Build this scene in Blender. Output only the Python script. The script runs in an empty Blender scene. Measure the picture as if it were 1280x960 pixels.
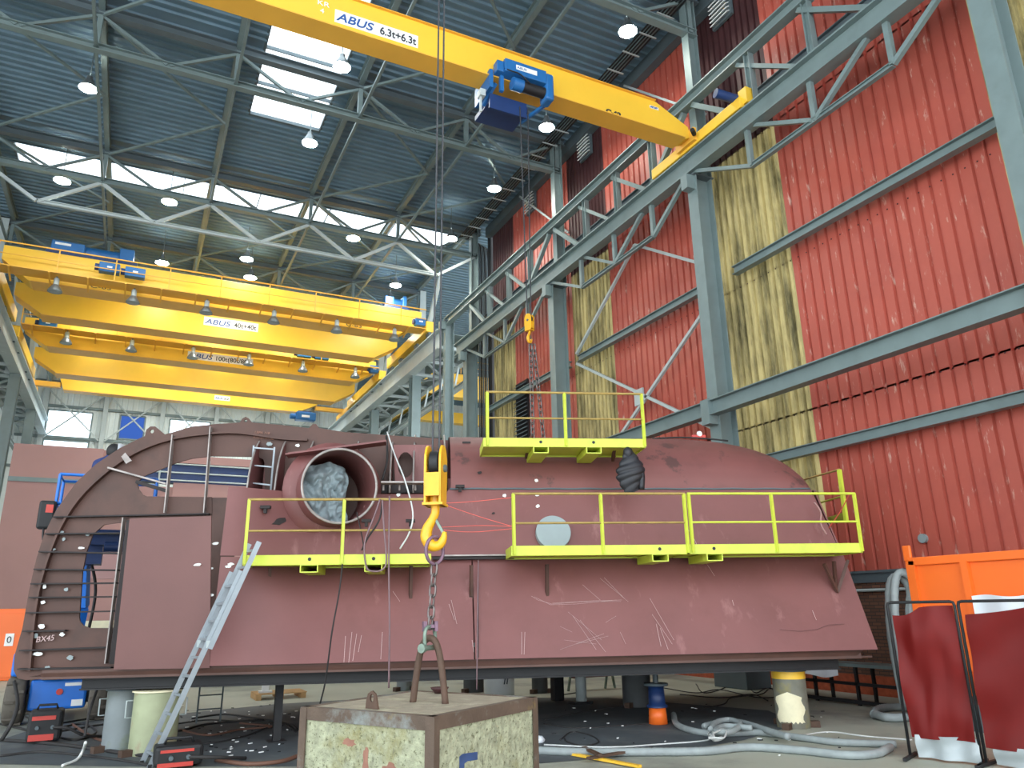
import bpy, bmesh, math, random
from mathutils import Vector, Matrix
random.seed(7)
S = bpy.context.scene
COL = S.collection
R = math.radians

# ------------------------------------------------------------------ camera
# camera stands 2 m above the floor; X runs across the hall, Y along the red wall, Z up
AX = (0.89658774, 0.11272887, 0.42827868)
AY = (-0.44254956, 0.26461727, 0.85681246)
AZ = (-0.01674244, -0.95774209, 0.28714071)
AX = (0.89658774, 0.11272887, 0.42827868)
CAMH = 2.0
FPX = 939.0
cam_d = bpy.data.cameras.new('camera'); cam = bpy.data.objects.new('camera', cam_d); COL.objects.link(cam)
cam_d.sensor_width = 36; cam_d.lens = FPX / 1280 * 36; cam_d.clip_end = 300
cam.matrix_world = Matrix(((AX[0], -AX[1], -AX[2], 0), (AY[0], -AY[1], -AY[2], 0), (AZ[0], -AZ[1], -AZ[2], CAMH), (0, 0, 0, 1)))
S.camera = cam
# ------------------------------------------------------------------ sky and exposure
wd = bpy.data.worlds.new('sky'); S.world = wd; wd.use_nodes = True
wn = wd.node_tree.nodes; wl = wd.node_tree.links
bg = wn['Background']; bg.inputs[1].default_value = 2.15
bg.inputs[0].default_value = (0.88, 0.95, 1.0, 1)
S.view_settings.view_transform = 'Standard'; S.view_settings.look = 'None'
S.view_settings.gamma = 1; S.view_settings.exposure = 1.12; S.view_settings.use_curve_mapping = False
LAMP_E = 110.0

# ------------------------------------------------------------------ survey helpers: a sight line met with a real plane
def ray(px, py):
    c = (px-640, py-480, FPX)
    return Vector((sum(a*b for a, b in zip(AX, c)), sum(a*b for a, b in zip(AY, c)), sum(a*b for a, b in zip(AZ, c))))
O = Vector((0, 0, CAMH))
def onX(px, py, X): d = ray(px, py); return O + d*(X/d.x)
def onY(px, py, Y): d = ray(px, py); return O + d*(Y/d.y)
def onZ(px, py, Z): d = ray(px, py); return O + d*((Z-CAMH)/d.z)
HA = R(20)
HU = Vector((math.cos(HA), -math.sin(HA), 0)); HW = Vector((math.sin(HA), math.cos(HA), 0))
def hp(u, w, z): return HU*u + HW*w + Vector((0, 0, z))       # hull frame: u along the hull, w away, z up
def onW(px, py, w):
    d = ray(px, py); p = O + d*(w/d.dot(HW)); return p.dot(HU), p.z
def ph(px, py, w): u, z = onW(px, py, w); return hp(u, w, z)

# ------------------------------------------------------------------ materials
def lin(c): return tuple(((v/255)/12.92 if v/255 <= .04045 else ((v/255+.055)/1.055)**2.4) for v in c)
MATS = {}
def mat(name, col, rough=.6, metal=0, var=.12, scale=3, bump=0, bscale=60, dirt=None, dscale=1.2, damt=.45, emit=0, pits=None, stretch=(1,1,1), streak=None, samt=.5):
    m = bpy.data.materials.new(name); m.use_nodes = True; MATS[name] = m
    nt = m.node_tree; N = nt.nodes; L = nt.links; b = N['Principled BSDF']
    b.inputs['Roughness'].default_value = rough; b.inputs['Metallic'].default_value = metal
    c = lin(col)
    tc = N.new('ShaderNodeTexCoord'); mp = N.new('ShaderNodeMapping'); mp.inputs['Scale'].default_value = stretch
    L.new(tc.outputs['Object'], mp.inputs[0])
    n = N.new('ShaderNodeTexNoise'); n.inputs['Scale'].default_value = scale; n.inputs['Detail'].default_value = 6
    L.new(mp.outputs[0], n.inputs[0])
    r = N.new('ShaderNodeMapRange'); r.inputs[1].default_value = .3; r.inputs[2].default_value = .7
    r.inputs[3].default_value = 1-var; r.inputs[4].default_value = 1+var; L.new(n.outputs[0], r.inputs[0])
    mx = N.new('ShaderNodeMix'); mx.data_type = 'RGBA'; mx.blend_type = 'MULTIPLY'; mx.inputs[0].default_value = 1
    mx.inputs[6].default_value = (*c, 1); L.new(r.outputs[0], mx.inputs[7]); out = mx.outputs[2]
    def over(col2, sc, amt, st, lo=.52, hi=.68):
        nonlocal out
        m2 = N.new('ShaderNodeMapping'); m2.inputs['Scale'].default_value = st; L.new(tc.outputs['Object'], m2.inputs[0])
        n2 = N.new('ShaderNodeTexNoise'); n2.inputs['Scale'].default_value = sc; n2.inputs['Detail'].default_value = 8; n2.inputs['Roughness'].default_value = .65
        L.new(m2.outputs[0], n2.inputs[0])
        r2 = N.new('ShaderNodeMapRange'); r2.inputs[1].default_value = lo; r2.inputs[2].default_value = hi; r2.inputs[4].default_value = amt
        L.new(n2.outputs[0], r2.inputs[0])
        x = N.new('ShaderNodeMix'); x.data_type = 'RGBA'; L.new(r2.outputs[0], x.inputs[0]); L.new(out, x.inputs[6]); x.inputs[7].default_value = (*lin(col2), 1); out = x.outputs[2]
    if dirt: over(dirt, dscale, damt, stretch)
    if streak: over(streak[0], streak[1], samt, streak[2], .6, .72)
    if pits: over(pits[0], pits[1], .9, (1,1,1), pits[2], pits[2]+.05)
    L.new(out, b.inputs['Base Color'])
    if bump:
        n3 = N.new('ShaderNodeTexNoise'); n3.inputs['Scale'].default_value = bscale; n3.inputs['Detail'].default_value = 4; L.new(tc.outputs['Object'], n3.inputs[0])
        bp = N.new('ShaderNodeBump'); bp.inputs['Strength'].default_value = bump; bp.inputs['Distance'].default_value = .02
        L.new(n3.outputs[0], bp.inputs['Height']); L.new(bp.outputs[0], b.inputs['Normal'])
    if emit:
        b.inputs['Emission Color'].default_value = (*c, 1); b.inputs['Emission Strength'].default_value = emit
    return m
mat('steel', (112, 128, 128), .45, 0, .08, 1.5, dirt=(88, 100, 102), damt=.3)
mat('steel_dark', (84, 96, 101), .55, 0, .1, 1.5)
mat('steel_light', (172, 182, 182), .5, 0, .06, 2)
mat('roofdeck', (100, 126, 142), .6, 0, .1, 1)
mat('redsheet', (178, 86, 72), .45, 0, .06, .6, dirt=(158, 72, 64), dscale=.5, damt=.5, streak=((222, 196, 180), 3.2, (1.2, 2.2, .5)), samt=.75)
mat('maroon', (66, 34, 36), .6)
mat('greysheet', (216, 224, 222), .55, 0, .08, .5)
mat('brickmat', (118, 84, 66), .85, 0, .2, 6)
mat('floor', (164, 166, 152), .62, 0, .1, .5, .15, 30, dirt=(84, 88, 90), dscale=.28, damt=.75)
mat('primer', (119, 73, 71), .55, 0, .08, 1.1, .04, 40, dirt=(108, 64, 60), dscale=.9, damt=.5, streak=((176, 130, 128), 2.6, (1, 1, .25)), samt=.35)
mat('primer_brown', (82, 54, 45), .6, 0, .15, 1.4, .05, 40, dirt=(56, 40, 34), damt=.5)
mat('primer_dome', (121, 74, 71), .55, 0, .1, 1.1, .04, 40, dirt=(98, 64, 60), dscale=.8, damt=.7, pits=((84, 58, 56), 1.3, .6))
mat('primer_panel', (104, 67, 63), .55, 0, .08, 1.1, .04, 40, dirt=(100, 70, 58), dscale=1.2, damt=.6)
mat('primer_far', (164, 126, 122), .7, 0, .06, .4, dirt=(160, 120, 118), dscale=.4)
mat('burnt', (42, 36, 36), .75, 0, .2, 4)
mat('pale_edge', (150, 142, 138), .45, .2, .25, 6)
mat('scratch', (196, 168, 166), .6)
mat('black', (21, 22, 25), .6, 0, .2, 5)
mat('yellow', (240, 192, 60), .42, 0, .05, 1, dirt=(222, 170, 50), dscale=.5, damt=.4)
mat('orangeyellow', (230, 172, 62), .5, 0, .06, 1)
mat('lime', (192, 204, 66), .45, 0, .06, 2, dirt=(168, 164, 60), dscale=2.5, damt=.45)
mat('railrust', (160, 134, 72), .5, .1, .2, 6)
mat('blue', (34, 100, 160), .4, 0, .06, 3)
mat('blue_dark', (26, 52, 100), .45, 0, .1, 3)
mat('blue_lift', (30, 110, 205), .4, 0, .06, 3)
mat('white', (232, 234, 232), .5, 0, .05, 3)
mat('ink', (40, 44, 52), .6)
mat('inkblue', (40, 84, 150), .6)
mat('orange', (240, 110, 36), .42, 0, .04, 1)
mat('tarp', (132, 146, 150), .65, 0, .08, 3, dirt=(92, 108, 116), dscale=2.5)
mat('disc', (140, 152, 154), .5, 0, .06, 3)
mat('rubber', (92, 86, 78), .85, 0, .12, 6)
mat('jacket', (27, 28, 34), .5, 0, .15, 8, .2, 60)
mat('chain', (112, 104, 102), .4, .6, .25, 20)
mat('chainpurple', (118, 92, 108), .5, .3, .2, 20)
mat('rope', (62, 64, 68), .5, .4, .2, 30)
mat('hookyellow', (226, 166, 30), .4, 0, .06, 5, dirt=(176, 122, 28), dscale=7, damt=.5)
mat('rust', (84, 64, 52), .75, .1, .22, 6, .2, 60, dirt=(66, 48, 42), dscale=4)
mat('concrete', (152, 154, 128), .85, 0, .25, 14, 1.0, 24, pits=((92, 92, 66), 34, .57), dirt=(128, 122, 78), dscale=2.6, damt=.9, streak=((84, 82, 66), 14, (1, 1, .6)), samt=.9)
mat('concretetop', (146, 136, 118), .9, 0, .1, 9, .4, 50, dirt=(186, 182, 152), dscale=3, damt=.6)
mat('frame_edge', (90, 74, 62), .7, .1, .2, 5, .25, 40, dirt=(136, 146, 144), dscale=2.4, damt=.8, streak=((150, 130, 60), 3, (1, 1, 1)), samt=.6)
mat('greenmetal', (118, 134, 122), .5, .4, .2, 12)
mat('paintblue', (48, 70, 112), .7, 0, .2, 9)
mat('paintred', (140, 98, 82), .8, 0, .2, 9)
mat('alu', (146, 154, 160), .42, .4, .08, 5)
mat('pillar_grey', (122, 130, 132), .6, 0, .12, 3, dirt=(108, 118, 84), dscale=2.2, damt=.6)
mat('pillar_cream', (152, 158, 126), .6, 0, .12, 3, dirt=(136, 84, 74), dscale=1.6, damt=.8)
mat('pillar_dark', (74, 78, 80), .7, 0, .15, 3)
mat('pillar_rust', (112, 112, 100), .7, 0, .2, 4, dirt=(140, 130, 70), dscale=3, damt=.7)
mat('cream', (226, 218, 184), .7, 0, .08, 6)
mat('vinyl', (104, 20, 18), .5, 0, .12, 1.5, dirt=(92, 28, 26), dscale=1.6, damt=.5)
mat('greysheetlow', (160, 168, 170), .5, 0, .1, 3)
mat('hose', (142, 150, 150), .6, 0, .1, 8)
mat('cable', (40, 38, 38), .7)
mat('cablebrown', (104, 72, 58), .7)
mat('cableviolet', (120, 96, 100), .6)
mat('redcord', (226, 96, 84), .6)
mat('whitecord', (205, 208, 206), .6)
mat('wood', (190, 152, 104), .75, 0, .15, 5)
mat('plastic', (214, 220, 226), .35, 0, .05, 3)
mat('lampgrey', (120, 126, 128), .35, .5, .1, 5)
mat('pinkred', (190, 60, 50), .5)
mat('jean', (44, 60, 112), .8, 0, .3, 9)
mat('skin', (196, 150, 126), .6)
mat('lampglow', (255, 255, 244), .5, emit=LAMP_E)
mat('craneglow', (255, 250, 235), .5, emit=6)
def glassy(name, col, tr):
    m = bpy.data.materials.new(name); m.use_nodes = True; MATS[name] = m; N = m.node_tree.nodes; L = m.node_tree.links
    N.remove(N['Principled BSDF']); o = N['Material Output']
    a = N.new('ShaderNodeBsdfTransparent'); a.inputs[0].default_value = (*lin(col), 1)
    g = N.new('ShaderNodeBsdfTranslucent'); g.inputs[0].default_value = (*lin(col), 1)
    x = N.new('ShaderNodeMixShader'); x.inputs[0].default_value = tr; L.new(g.outputs[0], x.inputs[1]); L.new(a.outputs[0], x.inputs[2]); L.new(x.outputs[0], o.inputs[0])
glassy('skyglass', (246, 250, 252), .8)
glassy('winglass', (236, 244, 250), .8)
glassy('darkglass', (96, 118, 158), .5)
# yellowed translucent fibreglass sheet: lets daylight through, stained
m = bpy.data.materials.new('fibreglass'); m.use_nodes = True; MATS['fibreglass'] = m
N = m.node_tree.nodes; L = m.node_tree.links; b = N['Principled BSDF']; o = N['Material Output']
tc = N.new('ShaderNodeTexCoord'); mp = N.new('ShaderNodeMapping'); mp.inputs['Scale'].default_value = (1, 1.3, .22); L.new(tc.outputs['Object'], mp.inputs[0])
n1 = N.new('ShaderNodeTexNoise'); n1.inputs['Scale'].default_value = 1.6; n1.inputs['Detail'].default_value = 8; n1.inputs['Roughness'].default_value = .7; L.new(mp.outputs[0], n1.inputs[0])
cr = N.new('ShaderNodeValToRGB'); cr.color_ramp.elements[0].position = .36; cr.color_ramp.elements[0].color = (*lin((82, 76, 50)), 1)
cr.color_ramp.elements[1].position = .6; cr.color_ramp.elements[1].color = (*lin((180, 164, 112)), 1); L.new(n1.outputs[0], cr.inputs[0])
L.new(cr.outputs[0], b.inputs['Base Color']); b.inputs['Roughness'].default_value = .6
tr = N.new('ShaderNodeBsdfTranslucent'); L.new(cr.outputs[0], tr.inputs[0]); x = N.new('ShaderNodeMixShader'); x.inputs[0].default_value = .22
L.new(b.outputs[0], x.inputs[1]); L.new(tr.outputs[0], x.inputs[2]); L.new(x.outputs[0], o.inputs[0])
MATS['vinyl'].node_tree.nodes['Principled BSDF'].inputs['Specular IOR Level'].default_value = .2
# brick courses (each brick is two pixels here)
m = MATS['brickmat']; N = m.node_tree.nodes; L = m.node_tree.links; b = N['Principled BSDF']
tc = N.new('ShaderNodeTexCoord'); sp = N.new('ShaderNodeSeparateXYZ'); cb = N.new('ShaderNodeCombineXYZ'); L.new(tc.outputs['Object'], sp.inputs[0]); L.new(sp.outputs[1], cb.inputs[0]); L.new(sp.outputs[2], cb.inputs[1])
bt = N.new('ShaderNodeTexBrick'); bt.inputs['Scale'].default_value = 1; bt.inputs['Brick Width'].default_value = .24; bt.inputs['Row Height'].default_value = .075; bt.inputs['Mortar Size'].default_value = .009
bt.inputs[1].default_value = (*lin((124, 86, 66)), 1); bt.inputs[2].default_value = (*lin((100, 70, 56)), 1); bt.inputs[3].default_value = (*lin((70, 60, 54)), 1)
L.new(cb.outputs[0], bt.inputs[0]); L.new(bt.outputs[0], b.inputs['Base Color'])

# ------------------------------------------------------------------ mesh builder (coordinates are world coordinates)
class MB:
    def __init__(s): s.v = []; s.f = []; s.sm = set()
    def add(s, vs, fs, smooth=False):
        o = len(s.v); s.v += [Vector(p) for p in vs]
        for f in fs:
            if smooth: s.sm.add(len(s.f))
            s.f.append(tuple(i+o for i in f))
        return s
    def box(s, c, d, M=None):           # centre, full dims, optional rotation matrix
        vs = []
        for sx in (-.5, .5):
            for sy in (-.5, .5):
                for sz in (-.5, .5):
                    p = Vector((sx*d[0], sy*d[1], sz*d[2]))
                    if M: p = M @ p
                    vs.append(p + Vector(c))
        return s.add(vs, [(0,1,3,2),(4,6,7,5),(0,4,5,1),(2,3,7,6),(0,2,6,4),(1,5,7,3)])
    def b2(s, a, b): return s.box([(a[i]+b[i])/2 for i in range(3)], [abs(b[i]-a[i]) for i in range(3)])
    def frame(s, a, b, up=(0,0,1)):
        a = Vector(a); b = Vector(b); t = (b-a).normalized(); up = Vector(up)
        if abs(t.dot(up)) > .97: up = Vector((0,1,0)) if abs(t.y) < .9 else Vector((1,0,0))
        r = t.cross(up).normalized(); n = r.cross(t).normalized(); return a, b, t, r, n
    def prof(s, a, b, pts, up=(0,0,1), cap=True, smooth=False):   # closed profile pts (r,n) swept a->b
        a, b, t, r, n = s.frame(a, b, up); k = len(pts)
        vs = [a + r*p[0] + n*p[1] for p in pts] + [b + r*p[0] + n*p[1] for p in pts]
        fs = [(i, (i+1) % k, (i+1) % k + k, i+k) for i in range(k)]
        if cap: fs += [tuple(range(k))[::-1], tuple(range(k, 2*k))]
        return s.add(vs, fs, smooth)
    def bar(s, a, b, w, h=None, up=(0,0,1)):
        h = h or w; return s.prof(a, b, [(-w/2,-h/2),(w/2,-h/2),(w/2,h/2),(-w/2,h/2)], up)
    def ibeam(s, a, b, w, h, tf=.03, tw=.02, up=(0,0,1)):   # w flange width (r), h depth (n)
        W, Hh, q = w/2, h/2, tw/2
        return s.prof(a, b, [(-W,-Hh),(W,-Hh),(W,-Hh+tf),(q,-Hh+tf),(q,Hh-tf),(W,Hh-tf),(W,Hh),(-W,Hh),(-W,Hh-tf),(-q,Hh-tf),(-q,-Hh+tf),(-W,-Hh+tf)], up)
    def cyl(s, a, b, r, r2=None, n=12, cap=True):
        r2 = r if r2 is None else r2; a, b, t, x, y = s.frame(a, b)
        vs = []
        for c, rr in ((a, r), (b, r2)):
            for i in range(n): an = 2*math.pi*i/n; vs.append(c + x*math.cos(an)*rr + y*math.sin(an)*rr)
        fs = [(i, (i+1) % n, (i+1) % n+n, i+n) for i in range(n)]
        s.add(vs, fs, True)
        if cap: s.add(vs, [tuple(range(n))[::-1], tuple(range(n, 2*n))])
        return s
    def tube(s, pts, r, n=6, closed=False):
        pts = [Vector(p) for p in pts]; k = len(pts); vs = []; x = None
        for i, p in enumerate(pts):
            if closed: t = pts[(i+1) % k]-pts[i-1]
            else: t = pts[min(i+1, k-1)]-pts[max(i-1, 0)]
            t.normalize()
            if x is None: x = t.orthogonal().normalized()
            x = (x - t*x.dot(t))
            x = x.normalized() if x.length > 1e-6 else t.orthogonal().normalized()
            y = t.cross(x)
            rr = r[i] if isinstance(r, (list, tuple)) else r
            for j in range(n): an = 2*math.pi*j/n; vs.append(p + x*math.cos(an)*rr + y*math.sin(an)*rr)
        fs = []
        for i in range(k if closed else k-1):
            i2 = (i+1) % k
            for j in range(n): fs.append((i*n+j, i*n+(j+1) % n, i2*n+(j+1) % n, i2*n+j))
        if not closed: fs += [tuple(range(n))[::-1], tuple(range((k-1)*n, k*n))]
        return s.add(vs, fs, True)
    def lathe(s, c, pr, n=20, axis=(0,0,1)):
        c = Vector(c); ax = Vector(axis).normalized(); x = ax.orthogonal().normalized(); y = ax.cross(x); vs = []
        for (rr, z) in pr:
            for i in range(n): an = 2*math.pi*i/n; vs.append(c + ax*z + x*math.cos(an)*rr + y*math.sin(an)*rr)
        fs = [(k*n+i, k*n+(i+1) % n, (k+1)*n+(i+1) % n, (k+1)*n+i) for k in range(len(pr)-1) for i in range(n)]
        return s.add(vs, fs, True)
    def grid(s, fn, nu, nv, smooth=True, thick=None):
        vs = [fn(i/nu, j/nv) for i in range(nu+1) for j in range(nv+1)]
        fs = [(i*(nv+1)+j, (i+1)*(nv+1)+j, (i+1)*(nv+1)+j+1, i*(nv+1)+j+1) for i in range(nu) for j in range(nv)]
        s.add(vs, fs, smooth)
        if thick:
            t = Vector(thick); s.add([Vector(v)+t for v in vs], [f[::-1] for f in fs], smooth)
        return s
    def plate(s, outer, holes, T, thick):   # outline (a,b) pairs, T(a,b,c)->world, filled with holes, given thickness
        bm = bmesh.new(); loops = [outer] + list(holes); ed = []
        for lp in loops:
            vv = [bm.verts.new((p[0], p[1], 0)) for p in lp]
            for i in range(len(vv)): ed.append(bm.edges.new((vv[i], vv[(i+1) % len(vv)])))
        bmesh.ops.triangle_fill(bm, edges=ed, use_beauty=True, use_dissolve=False)
        bm.verts.index_update()
        vs = [(v.co.x, v.co.y) for v in bm.verts]; fs = [tuple(v.index for v in f.verts) for f in bm.faces]; bm.free()
        s.add([T(a, b, 0) for a, b in vs], fs); s.add([T(a, b, thick) for a, b in vs], [f[::-1] for f in fs])
        for lp in loops:
            k = len(lp); s.add([T(a, b, 0) for a, b in lp]+[T(a, b, thick) for a, b in lp], [(i, (i+1) % k, (i+1) % k+k, i+k) for i in range(k)])
        return s
MW = {}                                  # world matrices of things and parts
def setp(o, label=None, cat=None, group=None, kind=None):
    for k, v in (('label', label), ('category', cat), ('group', group), ('kind', kind)):
        if v: o[k] = v
    return o
def empty(name, loc, label=None, cat=None, group=None, kind=None, rz=0):
    o = bpy.data.objects.new(name, None); COL.objects.link(o); o.location = loc; o.rotation_euler = (0, 0, rz); o.empty_display_size = .2
    MW[o.name] = Matrix.Translation(loc) @ Matrix.Rotation(rz, 4, 'Z'); return setp(o, label, cat, group, kind)
def mk(name, mb, material, parent=None, label=None, cat=None, group=None, kind=None, bevel=0):
    vs = mb.v; me = bpy.data.meshes.new(name)
    if parent is not None: M = MW[parent.name].copy()
    else:
        lo = [min(v[i] for v in vs) for i in range(3)]; hi = [max(v[i] for v in vs) for i in range(3)]
        M = Matrix.Translation(((lo[0]+hi[0])/2, (lo[1]+hi[1])/2, lo[2]))
    I = M.inverted(); me.from_pydata([I @ v for v in vs], [], mb.f)
    if mb.sm: me.polygons.foreach_set('use_smooth', [i in mb.sm for i in range(len(mb.f))])
    bm = bmesh.new(); bm.from_mesh(me); bmesh.ops.recalc_face_normals(bm, faces=bm.faces); bm.to_mesh(me); bm.free()
    me.materials.append(MATS[material] if isinstance(material, str) else material); me.update()
    o = bpy.data.objects.new(name, me); COL.objects.link(o)
    if parent is not None: o.parent = parent
    else: o.matrix_world = M
    MW[o.name] = M
    if bevel:
        bv = o.modifiers.new('b', 'BEVEL'); bv.width = bevel; bv.segments = 2; bv.limit_method = 'ANGLE'
    return setp(o, label, cat, group, kind)
CH = {}
def tree_copy(o, loc=None, rz=None, parent=None, label=None):
    c = o.copy(); COL.objects.link(c)
    if parent is not None: c.parent = parent
    if loc is not None: c.location = loc
    if rz is not None: c.rotation_euler = (0, 0, rz)
    if label: c['label'] = label
    for ch in [x for x in ALLKIDS.get(o.name, [])]: tree_copy(ch, parent=c)
    return c
ALLKIDS = {}
def reg(o, *kids): ALLKIDS[o.name] = list(kids); return o
def lettering(name, txt, size, p0, xdir, ydir, material, parent, width=None, bold=0, shear=0, depth=.004, label=None):
    cu = bpy.data.curves.new('t', 'FONT'); cu.body = txt; cu.size = size; cu.extrude = depth; cu.offset = bold; cu.shear = shear
    to = bpy.data.objects.new('t', cu); COL.objects.link(to); dg = bpy.context.evaluated_depsgraph_get(); me = bpy.data.meshes.new_from_object(to.evaluated_get(dg))
    bpy.data.objects.remove(to)
    x = Vector(xdir).normalized(); y = Vector(ydir).normalized(); z = x.cross(y); p0 = Vector(p0)
    w = max(v.co.x for v in me.vertices) or 1; k = (width/w) if width else 1
    b = MB(); b.add([p0 + x*v.co.x*k + y*v.co.y + z*v.co.z for v in me.vertices], [tuple(p.vertices) for p in me.polygons])
    bpy.data.meshes.remove(me)
    return mk(name, b, material, parent, label=label)
V = Vector
def bez(pts, n=8):                       # Catmull-Rom through points
    P = [V(p) for p in pts]; P = [P[0]*2-P[1]] + P + [P[-1]*2-P[-2]]; out = []
    for i in range(1, len(P)-2):
        for k in range(n):
            t = k/n; a, b, c, d = P[i-1:i+3]
            out.append(.5*((2*b)+(c-a)*t+(2*a-5*b+4*c-d)*t*t+(3*b-a-3*c+d)*t**3))
    return out + [P[-2]]
def corr(mb, o, along, up, L_, H_, pitch, groove, depth, nrm):      # trapezoid sheet
    o = V(o); a = V(along); u = V(up); n = V(nrm); pts = []; x = 0; k = int(math.ceil(L_/pitch))
    for i in range(k):
        x = i*pitch
        for dx, dd in ((0, 0), (pitch-groove, 0), (pitch-groove*.75, depth), (pitch-groove*.25, depth)):
            if x+dx <= L_+1e-6: pts.append((x+dx, dd))
    pts.append((L_, 0)); m = len(pts)
    mb.add([o+a*p[0]+n*p[1] for p in pts]+[o+a*p[0]+n*p[1]+u*H_ for p in pts], [(i, i+1, i+1+m, i+m) for i in range(m-1)])
    return mb
def near(lst): return lst
ORD = ['first', 'second', 'third', 'fourth', 'fifth', 'sixth', 'seventh', 'eighth', 'ninth', 'tenth', 'eleventh', 'twelfth']

# ================================================================== THE SETTING
f = MB().b2((-26, -12, -.1), (41, 70, 0)); mk('floor', f, 'floor', kind='structure')
# ---- right wall: corrugated red sheets, yellowed translucent strips, brick plinth
XW = 15.5
wall = empty('wall_right', (XW, 12, 0), kind='structure')
strips = [(-4.1, -1.2), (4.7, 7.72), (13.5, 16.4), (22.3, 25.16), (30.55, 33.0)]
ZJ = [2.74, 6.9, 11.2, 15.6, 18.8, 21.9]
def sheet(name, y0, y1, z0, z1, m, pitch=.33, groove=.1, dep=.075):
    b = MB(); corr(b, (XW - (.006 if z0 > 7 else 0), y0, z0-.05), (0,1,0), (0,0,1), y1-y0, z1-z0+.05, pitch, groove, dep, (1,0,0)); return mk(name, b, m, wall)
prev = -11.5
for (a, b_) in strips + [(33.0, 33.0)]:
    for i in range(5):
        if a > prev: sheet('red_sheet', prev, a, ZJ[i], ZJ[i+1], 'redsheet')
        if b_ > a: sheet('translucent_sheet' if i < 3 else 'dark_sheet', a, b_, ZJ[i], ZJ[i+1], 'fibreglass' if i < 3 else 'maroon', .26, .1, .085)
    prev = b_
bl = MB()                                 # screw heads along the sheet joints
for zj in ZJ[1:3]:
    for k in range(130):
        y = -3 + k*.33*.85
        if y < 33: bl.box((XW-.012, y, zj-.06), (.012, .03, .03))
mk('screw_row', bl, 'maroon', wall, kind='stuff')
mk('wall_right_lower', MB().b2((XW-.1, -11.5, 0), (XW+.25, 33, 2.45)), 'brickmat', kind='structure')
t1 = MB().b2((XW-.16, -11.5, 2.45), (XW+.2, 33, 2.66)); t1.b2((XW-.2, -11.5, 2.66), (XW+.1, 33, 2.72)); mk('trim_1', t1, 'steel_dark', kind='structure')
mk('trim_2', MB().cyl((XW-.16, -11.5, 2.28), (XW-.16, 33, 2.28), .035, n=8), 'steel_light', kind='structure')
mk('trim_3', MB().b2((XW-.35, -11.5, 21.2), (XW-.02, 33.2, 21.75)), 'steel_dark', kind='structure')
# orange-toned band along the foot of the bricks
mk('orange_band_right', MB().b2((XW-.12, -11.5, 0), (XW-.1, 33, .42)), mat('orangebrick', (170, 82, 52), .85, 0, .25, 7), kind='structure')
# ---- far wall
YF = 68.6
fw = empty('wall_far', (0, YF, 0), kind='structure')
wins = [(-7.3, -4.15, 13.2, 17.95, 'winglass'), (-2.1, -.25, 16.0, 18.0, 'darkglass'), (1.65, 4.85, 13.2, 18.0, 'winglass'), (9.9, 13.0, 13.2, 18.0, 'winglass'), (-16, -12.8, 13.2, 18, 'winglass')]
xs = sorted({-26, 41} | {w[0] for w in wins} | {w[1] for w in wins})
for i in range(len(xs)-1):
    x0, x1 = xs[i], xs[i+1]; w = [q for q in wins if abs(q[0]-x0) < .01]
    spans = [(0, 22)] if not w else [(0, w[0][2]), (w[0][3], 22)]
    for z0, z1 in spans:
        b = MB(); corr(b, (x0, YF, z0), (1,0,0), (0,0,1), x1-x0, z1-z0, .42, .16, .06, (0,1,0)); mk('cladding_sheet', b, 'greysheet', fw)
for k, (x0, x1, z0, z1, g) in enumerate(wins):
    wi = empty('window_%d' % (k+1), (x0, YF, z0), kind='structure')
    fr = MB()
    for a, b_ in (((x0, z0), (x1, z0)), ((x0, z1), (x1, z1)), ((x0, z0), (x0, z1)), ((x1, z0), (x1, z1))): fr.bar((a[0], YF-.05, a[1]), (b_[0], YF-.05, b_[1]), .12, .12)
    if z0 < 14: fr.bar((x0, YF-.05, 15.55), (x1, YF-.05, 15.55), .16, .2)
    mk('window_frame', fr, 'steel', wi); mk('pane', MB().b2((x0, YF, z0), (x1, YF+.02, z1)), g, wi)
# right return wall behind the far end of the third hall, left hall boundary
b = MB(); corr(b, (41, 33, 0), (0,1,0), (0,0,1), 36, 22, .6, .2, .06, (1,0,0)); mk('wall_far_right', b, 'greysheet', kind='structure')
b = MB(); corr(b, (-26, 20, 0), (0,1,0), (0,0,1), 49, 22, .6, .2, .06, (-1,0,0)); mk('wall_left', b, 'greysheet', kind='structure')
# ---- roof deck with skylight openings
ce = empty('ceiling', (0, 0, 22), kind='structure')
SKY = [(2.3, 5.25, 20.2, 28.75), (2.3, 5.25, -8, 8)]  # second opening lies out of view, added to let in more daylight
BAND = (35.0, 36.9, -6.7, 14.2)
FILL_BAND = (53, 58.5, -6.7, 14.2)  # unseen skylight band behind the cranes, added to brighten the far wall
ys = sorted({-11.5, -2, 6.8, 15.6, 24.4, 33.3, 42.1, 50.9, 59.8, 69, 20.2, 28.75, -8, 8, 35.0, 36.9, 53, 58.5})
for i in range(len(ys)-1):
    y0, y1 = ys[i], ys[i+1]; ym = (y0+y1)/2; xr = [(-26, 15.6 if ym < 33.3 else 41)]
    cuts = [(s[0], s[1]) for s in SKY if s[2] < ym < s[3]] + [(s[2], s[3]) for s in (BAND, FILL_BAND) if s[0] < ym < s[1]]
    for c in cuts:
        nx = []
        for a, b_ in xr: nx += [(a, c[0]), (c[1], b_)]
        xr = nx
    for a, b_ in xr:
        b = MB(); corr(b, (a, y0, 22), (0,1,0), (1,0,0), y1-y0, b_-a, .36, .15, -.08, (0,0,1)); mk('deck_sheet', b, 'roofdeck', ce)
kk = len(wins)
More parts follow.
